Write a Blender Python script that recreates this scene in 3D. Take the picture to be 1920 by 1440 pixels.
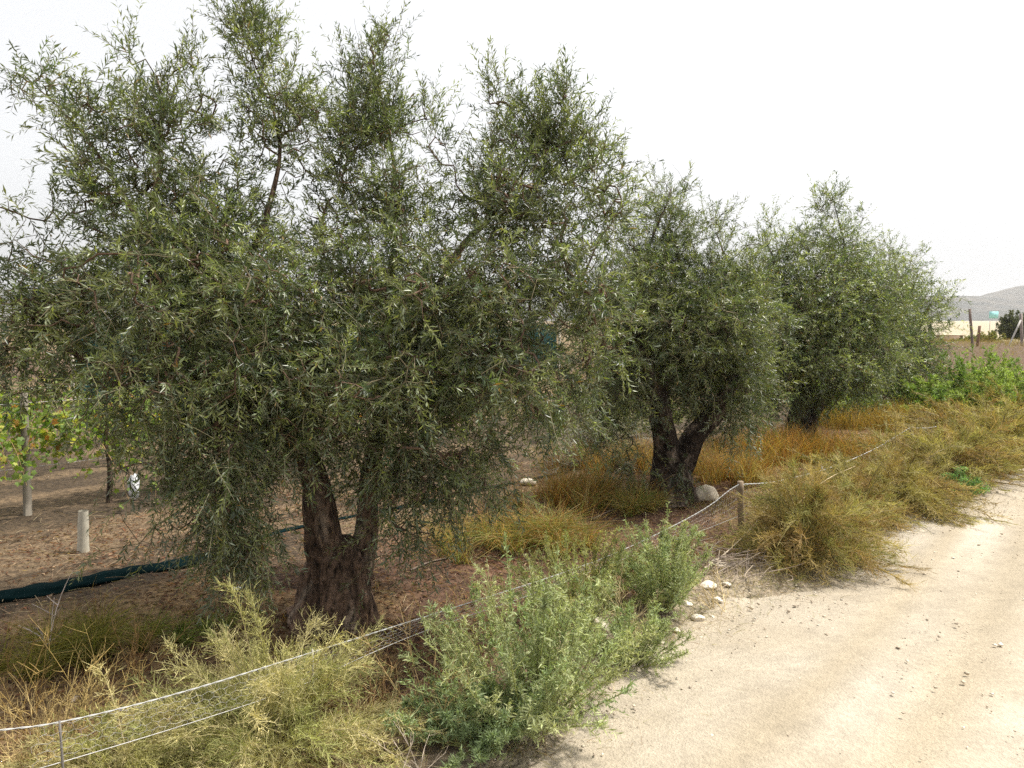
import bpy, math, numpy as np
from math import radians, sin, cos, tan, pi

# ------------------------------------------------------------------ camera, sky, sun, exposure
scene = bpy.context.scene
for o in list(bpy.data.objects):
    bpy.data.objects.remove(o)
FPX, CAM_H, PITCH = 1400.0, 1.8, radians(4.9)
cam_data = bpy.data.cameras.new("camera")
cam_data.sensor_width = 36.0
cam_data.lens = 36.0 * FPX / 1920.0
cam_data.clip_start, cam_data.clip_end = 0.05, 9000.0
cam = bpy.data.objects.new("camera", cam_data)
cam.location = (0, 0, CAM_H)
cam.rotation_euler = (pi / 2 - PITCH, 0, 0)
scene.collection.objects.link(cam)
scene.camera = cam

SUN_EL, SUN_AZ = radians(62), radians(74)          # azimuth measured from the view direction (+Y) towards the right (+X)
world = bpy.data.worlds.new("World")
scene.world = world
world.use_nodes = True
wn, wl = world.node_tree.nodes, world.node_tree.links
wn.clear()
sky = wn.new('ShaderNodeTexSky')
sky.sky_type = 'NISHITA'
sky.sun_disc = False
sky.sun_elevation = SUN_EL
sky.sun_rotation = SUN_AZ
sky.altitude = 50
sky.air_density, sky.dust_density, sky.ozone_density = 1.0, 6.0, 1.0
hs = wn.new('ShaderNodeHueSaturation')
hs.inputs['Saturation'].default_value = 0.16
bg = wn.new('ShaderNodeBackground')
bg.inputs['Strength'].default_value = 0.15
wo = wn.new('ShaderNodeOutputWorld')
wl.new(sky.outputs[0], hs.inputs['Color'])
veil = wn.new('ShaderNodeMix'); veil.data_type = 'RGBA'          # thin even veil of high cloud over the whole sky
veil.inputs['Factor'].default_value = 0.6
veil.inputs['B'].default_value = (3.05, 3.08, 3.12, 1)
wl.new(hs.outputs[0], veil.inputs['A'])
wl.new(veil.outputs['Result'], bg.inputs['Color'])
wl.new(bg.outputs[0], wo.inputs['Surface'])

sun_data = bpy.data.lights.new("sun", 'SUN')
sun_data.energy = 3.0
sun_data.angle = radians(4)
sun_data.color = (1.0, 0.95, 0.87)
sun = bpy.data.objects.new("sun", sun_data)
sun.rotation_euler = (pi / 2 - SUN_EL, 0, pi - SUN_AZ)
scene.collection.objects.link(sun)

scene.view_settings.view_transform = 'Standard'
scene.view_settings.look = 'None'
scene.view_settings.gamma = 1
scene.view_settings.use_curve_mapping = False
scene.view_settings.exposure = 1.1
scene.render.engine = 'CYCLES'
cy = scene.cycles
cy.max_bounces = 6
cy.diffuse_bounces = 3
cy.glossy_bounces = 2
cy.transmission_bounces = 4
cy.volume_bounces = 0
cy.transparent_max_bounces = 4
cy.use_denoising = False

# ------------------------------------------------------------------ helpers
RNG = np.random.default_rng(7)
FWD = np.array([0, cos(PITCH), -sin(PITCH)]); UPV = np.array([0, sin(PITCH), cos(PITCH)]); RGT = np.array([1., 0, 0])
CAMP = np.array([0, 0, CAM_H])

def ray(px, py):
    return FWD + (px - 960) / FPX * RGT - (py - 720) / FPX * UPV
def at(px, py, D):
    return CAMP + D * ray(px, py)
def G(px, py, z=0.0):
    d = ray(px, py); t = (z - CAM_H) / d[2]
    p = CAMP + t * d
    return np.array([p[0], p[1], z])

def _hash(ix, iy, s):
    h = (ix.astype(np.int64) * 374761393 + iy.astype(np.int64) * 668265263 + s * 974634777) & 0x7fffffff
    h = ((h ^ (h >> 13)) * 1274126177) & 0x7fffffff
    return ((h ^ (h >> 16)) & 0xffff) / 65535.0
def vnoise(x, y, s=0):
    x = np.asarray(x, float); y = np.asarray(y, float)
    ix, iy = np.floor(x), np.floor(y)
    fx, fy = x - ix, y - iy
    fx = fx * fx * (3 - 2 * fx); fy = fy * fy * (3 - 2 * fy)
    a = _hash(ix, iy, s); b = _hash(ix + 1, iy, s); c = _hash(ix, iy + 1, s); d = _hash(ix + 1, iy + 1, s)
    return (a * (1 - fx) + b * fx) * (1 - fy) + (c * (1 - fx) + d * fx) * fy
def fbm(x, y, s=0, o=4):
    r = 0; a = 0.5
    for i in range(o):
        r = r + a * vnoise(np.asarray(x) * 2 ** i, np.asarray(y) * 2 ** i, s + i); a *= 0.5
    return r / (1 - 0.5 ** o)
def sstep(a, b, x):
    t = np.clip((np.asarray(x, float) - a) / (b - a), 0, 1)
    return t * t * (3 - 2 * t)
def nrm(v):
    return v / np.maximum(np.linalg.norm(v, axis=-1, keepdims=True), 1e-9)

# fence line (the row of trees, the vines and the track all run along it)
F0 = G(110, 1370, 0.45)[:2]; F1 = G(1388, 1000)[:2]
FD = (F1 - F0) / np.linalg.norm(F1 - F0)
FN = np.array([FD[1], -FD[0]])                       # towards the track
def fcoord(x, y):
    """signed distance from the fence (positive to the track side) and the distance along it"""
    dx, dy = np.asarray(x) - F0[0], np.asarray(y) - F0[1]
    return dx * FN[0] + dy * FN[1], dx * FD[0] + dy * FD[1]
def fpix(px, py):
    """where a pixel's ray meets the vertical plane of the fence"""
    d = ray(px, py)
    n = np.array([FN[0], FN[1], 0]); t = (np.array([F0[0], F0[1], 0]) - CAMP) @ n / (d @ n)
    return CAMP + t * d

# outline of the track's near edge in the photograph, as distance from the fence by distance along it
EDGE_PX = [(760, 1560), (1000, 1440), (1130, 1300), (1210, 1225), (1310, 1180), (1420, 1125), (1560, 1085), (1655, 1050), (1670, 1000), (1760, 975), (1800, 940), (1850, 905), (1920, 868), (1990, 830)]
_e = np.array([fcoord(*G(*p)[:2]) for p in EDGE_PX])
_e = _e[np.argsort(_e[:, 1])]
def edge_at(s):
    return np.interp(s, np.r_[-4, _e[:, 1], 60], np.r_[_e[0, 0], _e[:, 0], _e[-1, 0] + 0.4])

def hgt(x, y):
    x = np.asarray(x, float); y = np.asarray(y, float)
    d, s = fcoord(x, y)
    e = edge_at(s)
    near = np.exp(-((x - 1) ** 2 + (y - 8) ** 2) / 60.0 ** 2)
    off = sstep(0.5, -0.6, d - e)
    h = (fbm(x * 0.8, y * 0.8, 3) - 0.5) * 0.09 * off * near
    h = h + (fbm(x * 5, y * 5, 11, 3) - 0.5) * 0.035 * off * near
    h = h + 0.05 * np.exp(-((d - e + 0.35) / 0.3) ** 2) * near                      # low berm of spoil along the track
    # bank of bare earth beyond the last olive
    h = h + 0.75 * sstep(23, 31, y) * sstep(48, 40, y) * sstep(13, 19, x) * near ** 0.3
    r = np.sqrt(x * x + y * y)
    return h
def hg(x, y):
    return float(hgt(np.array([x]), np.array([y]))[0])
def GG(px, py):
    p = G(px, py); p[2] = hg(p[0], p[1]); return p

# ------------------------------------------------------------------ mesh building
class Geo:
    def __init__(self):
        self.v = []; self.c = []; self.f3 = []; self.f4 = []; self.n = 0
    def add(self, v, c, f3=None, f4=None):
        v = np.asarray(v, np.float32).reshape(-1, 3)
        c = np.asarray(c, np.float32)
        if c.ndim == 1: c = np.repeat(c[None], len(v), 0)
        self.v.append(v); self.c.append(c)
        if f3 is not None and len(f3): self.f3.append(np.asarray(f3, np.int64).reshape(-1, 3) + self.n)
        if f4 is not None and len(f4): self.f4.append(np.asarray(f4, np.int64).reshape(-1, 4) + self.n)
        self.n += len(v)
    def mesh(self, name, mat, smooth=False):
        me = bpy.data.meshes.new(name)
        v = np.concatenate(self.v); c = np.concatenate(self.c)
        f3 = np.concatenate(self.f3) if self.f3 else np.zeros((0, 3), np.int64)
        f4 = np.concatenate(self.f4) if self.f4 else np.zeros((0, 4), np.int64)
        me.vertices.add(len(v)); me.vertices.foreach_set('co', v.ravel())
        nl = len(f3) * 3 + len(f4) * 4
        me.loops.add(nl); me.loops.foreach_set('vertex_index', np.r_[f3.ravel(), f4.ravel()].astype(np.int32))
        me.polygons.add(len(f3) + len(f4))
        st = np.r_[np.arange(len(f3)) * 3, len(f3) * 3 + np.arange(len(f4)) * 4].astype(np.int32)
        me.polygons.foreach_set('loop_start', st)
        at_ = me.attributes.new('tint', 'FLOAT_COLOR', 'POINT')
        at_.data.foreach_set('color', np.concatenate([c, np.ones((len(c), 1), np.float32)], 1).ravel())
        if smooth:
            me.polygons.foreach_set('use_smooth', np.ones(len(f3) + len(f4), bool))
        me.update(calc_edges=True)
        me.materials.append(mat)
        return me
    def obj(self, name, mat, parent=None, smooth=False, kind=None):
        return link(name, self.mesh(name, mat, smooth), parent, kind)

def link(name, data, parent=None, kind=None):
    o = bpy.data.objects.new(name, data)
    scene.collection.objects.link(o)
    if parent is not None:
        o.parent = parent
        o.matrix_parent_inverse = parent.matrix_basis.inverted()
    if kind: o['kind'] = kind
    return o
def thing(name, label, cat, loc, group=None):
    o = link(name, None)
    o.empty_display_size = 0.1
    o.location = [float(q) for q in loc]
    return tag(o, label, cat, group)
def tag(o, label, cat, group=None):
    o['label'] = label; o['category'] = cat
    if group: o['group'] = group
    return o

def add_leaves(g, pos, d, n, L, W, tint, bend=0.12, simple=False):
    """lance-shaped leaves: pos base, d direction, n upper normal"""
    d = nrm(d); s = nrm(np.cross(d, n)); n = np.cross(s, d)
    L = np.asarray(L)[:, None]; W = np.asarray(W)[:, None]
    k = len(pos)
    if simple:
        b = pos; t = pos + d * L - n * L * bend
        m = pos + d * L * 0.45 + n * L * 0.03
        V = np.stack([b, m + s * W * .5, t, m - s * W * .5], 1)
        i = np.arange(k)[:, None] * 4
        g.add(V, np.repeat(tint, 4, 0), f3=np.concatenate([i + [0, 1, 2], i + [0, 2, 3]]))
    else:
        b = pos; m1 = pos + d * L * .33; m2 = pos + d * L * .68 - n * L * bend * .35; t = pos + d * L - n * L * bend
        V = np.stack([b, m1 + s * W * .46, m1 - s * W * .46, m2 + s * W * .42, m2 - s * W * .42, t], 1)
        i = np.arange(k)[:, None] * 6
        g.add(V, np.repeat(tint, 6, 0), f3=np.concatenate([i + [0, 1, 2], i + [3, 5, 4]]), f4=i + [1, 3, 4, 2])

def add_ribbons(g, P, W, tint, rng, tip=0.25):
    """P (n,m,3) polylines, W (n,) width; flat blades that narrow to the tip"""
    n, m, _ = P.shape
    T = nrm(P[:, -1] - P[:, 0]); r = rng.normal(size=(n, 3)); S = nrm(np.cross(T, r))
    w = np.linspace(1, tip, m)[None, :, None] * np.asarray(W)[:, None, None] * .5
    V = np.stack([P - S[:, None] * w, P + S[:, None] * w], 2).reshape(n, m * 2, 3)
    i = (np.arange(n) * m * 2)[:, None, None] + (np.arange(m - 1) * 2)[None, :, None] + np.array([0, 1, 3, 2])[None, None]
    g.add(V, np.repeat(tint, m * 2, 0), f4=i.reshape(-1, 4))

def add_tubes(g, P, R, k, tint, rng, cap=False):
    """P (n,m,3), R (n,m): a batch of tubes with k sides"""
    n, m, _ = P.shape
    T = np.gradient(P, axis=1); T = nrm(T)
    r = nrm(rng.normal(size=(n, 1, 3))); S = nrm(np.cross(T, np.broadcast_to(r, T.shape))); B = np.cross(T, S)
    a = np.arange(k) * 2 * pi / k
    ring = S[:, :, None] * np.cos(a)[None, None, :, None] + B[:, :, None] * np.sin(a)[None, None, :, None]
    V = P[:, :, None] + ring * np.asarray(R)[:, :, None, None]
    i0 = (np.arange(n) * m * k)[:, None, None]; j = (np.arange(m - 1) * k)[None, :, None]; q = np.arange(k)[None, None]; q1 = (q + 1) % k
    F = np.stack([i0 + j + q, i0 + j + q1, i0 + j + k + q1, i0 + j + k + q], -1).reshape(-1, 4)
    tint = np.asarray(tint, np.float32)
    if tint.ndim == 2: tint = np.repeat(tint, m * k, 0)
    g.add(V, tint, f4=F)
    if cap and k > 2:
        for b in range(n):
            o = g.n - n * m * k + b * m * k
            for e in (0, m - 1):
                idx = o + e * k + np.arange(k)
                cen = P[b, e]
                g.add([cen], tint[0] if tint.ndim == 2 else tint)
                c = g.n - 1
                g.f3.append(np.stack([np.full(k, c), idx, np.roll(idx, -1)], 1))

def pick(rng, n, cols, w=None, jit=0.15):
    cols = np.asarray(cols, float)
    i = rng.choice(len(cols), n, p=None if w is None else np.asarray(w) / np.sum(w))
    c = cols[i] * (1 + rng.normal(size=(n, 1)) * jit)
    return np.clip(c, 0.005, 1)

# ------------------------------------------------------------------ materials
def new_mat(name):
    m = bpy.data.materials.new(name); m.use_nodes = True
    nt = m.node_tree
    b = nt.nodes['Principled BSDF']
    return m, nt.nodes, nt.links, b, nt.nodes['Material Output']
def leaf_mat(name, back=(0.25, 0.28, 0.20), back_fac=0.6, rough=0.36, trans=0.32, spec=0.6):
    m, N, Lk, b, out = new_mat(name)
    a = N.new('ShaderNodeAttribute'); a.attribute_name = 'tint'
    ge = N.new('ShaderNodeNewGeometry')
    mx = N.new('ShaderNodeMix'); mx.data_type = 'RGBA'
    mu = N.new('ShaderNodeMath'); mu.operation = 'MULTIPLY'; mu.inputs[1].default_value = back_fac
    Lk.new(ge.outputs['Backfacing'], mu.inputs[0]); Lk.new(mu.outputs[0], mx.inputs['Factor'])
    Lk.new(a.outputs['Color'], mx.inputs['A']); mx.inputs['B'].default_value = (*back, 1)
    Lk.new(mx.outputs['Result'], b.inputs['Base Color'])
    b.inputs['Roughness'].default_value = rough
    b.inputs['Specular IOR Level'].default_value = spec
    tr = N.new('ShaderNodeBsdfTranslucent')
    tm = N.new('ShaderNodeMix'); tm.data_type = 'RGBA'; tm.blend_type = 'MULTIPLY'; tm.inputs['Factor'].default_value = 1
    Lk.new(a.outputs['Color'], tm.inputs['A']); tm.inputs['B'].default_value = (1.5, 1.6, 0.75, 1)
    Lk.new(tm.outputs['Result'], tr.inputs['Color'])
    ms = N.new('ShaderNodeMixShader'); ms.inputs[0].default_value = trans
    Lk.new(b.outputs[0], ms.inputs[1]); Lk.new(tr.outputs[0], ms.inputs[2])
    Lk.new(ms.outputs[0], out.inputs['Surface'])
    return m
def tint_mat(name, scale=20, amp=0.35, rough=0.9, bump=0.4, bscale=60, stretch=(1, 1, 1), dist=0.01, spec=0.25, detail=6):
    m, N, Lk, b, out = new_mat(name)
    a = N.new('ShaderNodeAttribute'); a.attribute_name = 'tint'
    tc = N.new('ShaderNodeTexCoord'); mp = N.new('ShaderNodeMapping')
    mp.inputs['Scale'].default_value = stretch
    Lk.new(tc.outputs['Object'], mp.inputs['Vector'])
    n1 = N.new('ShaderNodeTexNoise'); n1.inputs['Scale'].default_value = scale; n1.inputs['Detail'].default_value = detail
    n2 = N.new('ShaderNodeTexNoise'); n2.inputs['Scale'].default_value = bscale; n2.inputs['Detail'].default_value = 8
    Lk.new(mp.outputs[0], n1.inputs['Vector']); Lk.new(mp.outputs[0], n2.inputs['Vector'])
    mr = N.new('ShaderNodeMapRange'); mr.inputs['From Min'].default_value = .3; mr.inputs['From Max'].default_value = .7
    mr.inputs['To Min'].default_value = 1 - amp; mr.inputs['To Max'].default_value = 1 + amp
    Lk.new(n1.outputs['Fac'], mr.inputs['Value'])
    mx = N.new('ShaderNodeMix'); mx.data_type = 'RGBA'; mx.blend_type = 'MULTIPLY'; mx.inputs['Factor'].default_value = 1
    Lk.new(a.outputs['Color'], mx.inputs['A']); Lk.new(mr.outputs[0], mx.inputs['B'])
    Lk.new(mx.outputs['Result'], b.inputs['Base Color'])
    b.inputs['Roughness'].default_value = rough; b.inputs['Specular IOR Level'].default_value = spec
    bp = N.new('ShaderNodeBump'); bp.inputs['Strength'].default_value = bump; bp.inputs['Distance'].default_value = dist
    Lk.new(n2.outputs['Fac'], bp.inputs['Height']); Lk.new(bp.outputs[0], b.inputs['Normal'])
    return m
M_OLIVE = leaf_mat('olive_leaf')
M_GREEN = leaf_mat('weed_leaf', back=(0.22, 0.27, 0.15), back_fac=.35, rough=.6, trans=.3, spec=.25)
M_BROOM = leaf_mat('broom_twig', back=(0.3, 0.29, 0.11), back_fac=.15, rough=.7, trans=.25, spec=.2)
M_VINE = leaf_mat('vine_leaf', back=(0.24, 0.3, 0.1), back_fac=.3, rough=.55, trans=.4, spec=.3)
M_GRASS = leaf_mat('dry_grass', back=(0.4, 0.3, 0.12), back_fac=.1, rough=.65, trans=.3, spec=.2)
M_BARK = tint_mat('olive_bark', scale=34, amp=.85, bump=1.0, bscale=48, stretch=(1, 1, .5), dist=.05, detail=10)
M_TWIG = tint_mat('twig_bark', scale=40, amp=.3, bump=.2)
M_SOIL = tint_mat('soil', scale=22, amp=.5, bump=1.0, bscale=34, dist=.04, detail=12)
M_TRACK = tint_mat('track_dust', scale=45, amp=.13, bump=.8, bscale=90, dist=.012, detail=12)
M_STONE = tint_mat('limestone', scale=12, amp=.22, bump=.8, bscale=22, dist=.02)
M_WOOD = tint_mat('weathered_wood', scale=18, amp=.3, bump=.5, bscale=60, stretch=(1, 1, .08), dist=.006)
M_HILL = tint_mat('hill_scrub', scale=.06, amp=.7, bump=1, bscale=.05, dist=8)
M_CONC = tint_mat('concrete', scale=3, amp=.2, bump=.3, bscale=30)
def flat_mat(name, col, rough=.5, metal=0, spec=.4):
    m, N, Lk, b, out = new_mat(name)
    nz = N.new('ShaderNodeTexNoise'); nz.inputs['Scale'].default_value = 25
    tc = N.new('ShaderNodeTexCoord'); Lk.new(tc.outputs['Object'], nz.inputs['Vector'])
    mr = N.new('ShaderNodeMapRange'); mr.inputs['To Min'].default_value = .75; mr.inputs['To Max'].default_value = 1.2
    Lk.new(nz.outputs['Fac'], mr.inputs['Value'])
    mx = N.new('ShaderNodeMix'); mx.data_type = 'RGBA'; mx.blend_type = 'MULTIPLY'; mx.inputs['Factor'].default_value = 1
    mx.inputs['A'].default_value = (*col, 1); Lk.new(mr.outputs[0], mx.inputs['B']); Lk.new(mx.outputs['Result'], b.inputs['Base Color'])
    b.inputs['Roughness'].default_value = rough; b.inputs['Metallic'].default_value = metal; b.inputs['Specular IOR Level'].default_value = spec
    return m
M_WIRE = flat_mat('galvanised_wire', (.42, .41, .39), .5, .3)
M_ROPE = flat_mat('white_cord', (.40, .40, .385), .85)
M_NET = flat_mat('teal_shade_net', (.0035, .0115, .0125), .95, 0, .03)
M_NETL = flat_mat('teal_windbreak', (.014, .055, .055), .9, 0, .1)
M_TUBE = flat_mat('white_tree_guard', (.44, .41, .33), .6)
M_PLASTIC = flat_mat('white_plastic', (.75, .76, .8), .3)
M_SIGN = flat_mat('sign_teal', (.30, .62, .62), .5)
M_PAINT = flat_mat('pale_road', (.75, .72, .66), .8)

# ------------------------------------------------------------------ ground, track, hills
def axis(a0, a1, step, lo, hi):
    mid = np.arange(a0, a1 + step / 2, step)
    out = []
    v, st = a1, step
    while v < hi:
        st *= 1.16; v += st; out.append(min(v, hi))
    neg = []
    v, st = a0, step
    while v > lo:
        st *= 1.16; v -= st; neg.append(max(v, lo))
    return np.r_[neg[::-1], mid, out]
def grid(g, X, Y, Z, C):
    nx, ny = X.shape
    V = np.stack([X, Y, Z], -1).reshape(-1, 3)
    i = np.arange(nx - 1)[:, None] * ny + np.arange(ny - 1)[None]
    F = np.stack([i, i + ny, i + ny + 1, i + 1], -1).reshape(-1, 4)
    g.add(V, C.reshape(-1, 3), f4=F)
def lerp(a, b, t):
    t = np.asarray(t)[..., None]
    return np.asarray(a) * (1 - t) + np.asarray(b) * t

TREES = [G(628, 1152)[:2], G(1262, 936)[:2], G(1500, 832)[:2], G(1600, 776)[:2]]
def soil_colour(X, Y):
    d, s = fcoord(X, Y); e = edge_at(s)
    litter = np.array([.080, .044, .027]); vine = np.array([.090, .062, .036]); dust = np.array([.275, .23, .162]); field = np.array([.46, .39, .27])
    straw = np.array([.33, .22, .10])
    n1 = fbm(X * .9, Y * .9, 40); n2 = fbm(X * 3, Y * 3, 50)
    C = lerp(litter, litter * 1.7, sstep(.4, .75, n2))
    C = lerp(C, straw, .5 * sstep(.52, .68, n1))
    # vineyard soil beyond the net, its colour streaked lighter and darker along the rows
    vin = sstep(-1.9, -2.6, d + (n1 - .5) * .8)
    row_tone = .62 + 1.15 * sstep(.38, .7, fbm(s * .55, d * 3.2, 60)) * (.6 + .4 * n2)
    C = lerp(C, vine * row_tone[..., None], vin)
    # dust near the track
    du = sstep(-.75, .05, d - e + (n2 - .5) * .7)
    C = lerp(C, dust, du)
    # the open country
    r = Y
    C = lerp(C, np.array([.17, .12, .06]), sstep(15, 22, r) * .9)
    C = lerp(C, np.array([.105, .068, .04]), sstep(20, 24, Y) * sstep(44, 38, Y))
    C = lerp(C, field * .75, sstep(44, 52, r) * sstep(6, 14, X - .2 * Y))
    return C
xs = axis(-6, 7.5, .095, -4000, 4000); ys = axis(1.8, 13, .095, -300, 5200)
X, Y = np.meshgrid(xs, ys, indexing='ij')
g = Geo(); grid(g, X, Y, hgt(X, Y), soil_colour(X, Y))
ground = g.obj('ground', M_SOIL, smooth=True, kind='structure')

# the dirt track: its own sheet, cambered, sinking below the verge at its ragged edge
S = np.r_[np.arange(-1.5, 14, .085), np.geomspace(14.1, 60, 60)]
Dd = np.r_[np.linspace(-.45, 1.2, 34), np.linspace(1.25, 6.2, 84)]
SS, DD = np.meshgrid(S, Dd, indexing='ij')
E = edge_at(SS)
X = F0[0] + FD[0] * SS + FN[0] * (E + DD); Y = F0[1] + FD[1] * SS + FN[1] * (E + DD)
Z = hgt(X, Y) + .012 + .022 * sstep(.0, .5, DD) - .10 * sstep(.12, -.4, DD + (fbm(X * 2.2, Y * 2.2, 70) - .5) * .65)
rel = E + DD
for rc, rw in ((1.75, .16), (2.15, .14), (3.2, .17), (3.6, .15)):
    Z = Z - .03 * np.exp(-((rel - rc - .12 * np.sin(SS * .5)) / rw) ** 2)
Z = Z + (fbm(X * 9, Y * 9, 77, 3) - .5) * .007
n1 = fbm(X * .5 * 1, Y * .5, 80); n2 = fbm(X * 2.5, Y * 2.5, 81)
C = lerp(np.array([.36, .312, .24]), np.array([.305, .257, .188]), sstep(.35, .7, n2) * .6)
tr = sum(np.exp(-((rel - rc - .12 * np.sin(SS * .5)) / rw) ** 2) for rc, rw in ((1.35, .12), (1.85, .22), (2.45, .10), (3.3, .26), (3.75, .10)))
C = lerp(C, np.array([.30, .25, .174]), np.clip(tr, 0, 1) * .7)
C = lerp(C, np.array([.43, .39, .325]), sstep(.42, .66, n1) * .7 * (1 - np.clip(tr, 0, 1)))
streak = fbm(rel * 7, SS * .35, 85, 4); fleck = fbm(X * 14, Y * 14, 87, 3)
C = C * (1 + .34 * (streak - .5) + .30 * (fleck - .5))[..., None]
Z = Z + .010 * (streak - .5)
g = Geo(); grid(g, X, Y, Z, C)
track = g.obj('dirt_track', M_TRACK, smooth=True, kind='structure')
def track_z(x, y):
    d, s = fcoord(x, y)
    return hgt(x, y) + .03

# hills: two ridges of scrub-covered limestone
def hills():
    g = Geo()
    us = np.linspace(-3600, 4200, 260); vs = np.linspace(0, 1, 34)
    U, V = np.meshgrid(us, vs, indexing='ij')
    Yc = 1500 + 900 * V
    px = U / Yc
    ridge = 84 + 10 * np.sin(U / 300 + .4) + 34 * sstep(1360, 1560, U) + 50 * sstep(1500, 1900, U) + 12 * (fbm(U / 110, U * 0 + 1, 90) - .5)
    Zz = ridge * sstep(0, .75, V) * (1 - .25 * sstep(.8, 1, V)) + 14 * (fbm(U / 90, Yc / 90, 92) - .5) * sstep(0, .2, V) - 2
    n = fbm(U / 60, Yc / 60, 95)
    C = lerp(np.array([.028, .029, .021]), np.array([.075, .064, .046]), sstep(.40, .66, n))
    C = lerp(np.array([.020, .024, .017]), C, sstep(.0, .12, V))
    grid(g, U, Yc, Zz, C)
    o = g.obj('hills', M_HILL, smooth=True, kind='structure')
    # the pale road that runs along the foot of the slope
    t = np.linspace(0, 1, 40)
    x = 1080 + 700 * t; y = 1560 - 30 * t + 0 * t
    z0 = np.interp(t, [0, .35, .5, 1], [2, 13, 16, 17])
    P = np.stack([x, y - 70, z0], 1)
    g = Geo(); V2 = np.concatenate([P, P + [0, 5, 5.0]]); k = len(P); i = np.arange(k - 1)[:, None]
    g.add(V2, [.8, .78, .7], f4=i + [0, 1, k + 1, k])
    g.obj('hill_road', M_PAINT, kind='structure')
hills()

# ------------------------------------------------------------------ trees
def smooth_line(P, step):
    P = np.asarray(P, float)
    for _ in range(2):                                   # Chaikin
        Q = np.empty((len(P) * 2, P.shape[1])); Q[0::2] = P; Q[1::2] = P
        a = P[:-1] * .75 + P[1:] * .25; b = P[:-1] * .25 + P[1:] * .75
        P = np.concatenate([P[:1], np.stack([a, b], 1).reshape(-1, P.shape[1]), P[-1:]])
    L = np.r_[0, np.cumsum(np.linalg.norm(np.diff(P[:, :3], axis=0), axis=1))]
    n = max(3, int(L[-1] / step) + 1)
    t = np.linspace(0, L[-1], n)
    return np.stack([np.interp(t, L, P[:, k]) for k in range(P.shape[1])], 1)

def gnarled(g, line, sides, tint, seed, amp=.16, flare=0.0):
    """tube along line (x,y,z,r) with furrows and knots"""
    P = line[:, :3]; R = line[:, 3]
    n = len(P); T = nrm(np.gradient(P, axis=0))
    ref = np.array([1., .3, .1]); S = nrm(np.cross(T, np.cross(ref, T))); B = np.cross(T, S)
    a = np.arange(sides) * 2 * pi / sides
    L = np.r_[0, np.cumsum(np.linalg.norm(np.diff(P, axis=0), axis=1))]
    A, H = np.meshgrid(a, L, indexing='xy')
    tw = A + H * 1.1
    f = 1 + amp * (np.sin(3 * tw + seed) * .5 + np.sin(5 * tw + 2 * seed + H * 2) * .4) + amp * 1.5 * (fbm(np.cos(A) * 2 + seed, np.sin(A) * 2 + H * 3.2, int(seed * 10)) - .5)
    f += amp * .9 * (np.abs(vnoise(np.sin(A + H * .8) * 7 + np.cos(A + H * .8) * 5, H * 4.5 + np.cos(A) * 2, int(seed * 7)) - .5) * 2 - .5)
    if flare: f += flare * np.exp(-H / .16) * (1 + .5 * np.sin(4 * A + seed))
    V = P[:, None] + (S[:, None] * np.cos(A)[..., None] + B[:, None] * np.sin(A)[..., None]) * (R[:, None] * f)[..., None]
    i = (np.arange(n - 1) * sides)[:, None] + np.arange(sides)[None]; i1 = (np.arange(n - 1) * sides)[:, None] + (np.arange(sides)[None] + 1) % sides
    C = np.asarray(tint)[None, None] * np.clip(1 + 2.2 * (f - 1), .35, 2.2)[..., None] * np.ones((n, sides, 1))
    C = lerp(C, np.array([.34, .27, .21]), .6 * sstep(.60, .70, fbm(np.cos(A) * 3 + seed, H * 5 + np.sin(A) * 3, 31, 5)))
    g.add(V, C.reshape(-1, 3), f4=np.stack([i, i1, i1 + sides, i + sides], -1).reshape(-1, 4))
    e = V.reshape(n, sides, 3)[-1]
    g.add(np.r_[e, [P[-1] + T[-1] * R[-1] * .5]], np.asarray(tint), f3=np.stack([np.arange(sides), (np.arange(sides) + 1) % sides, np.full(sides, sides)], 1))

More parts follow.
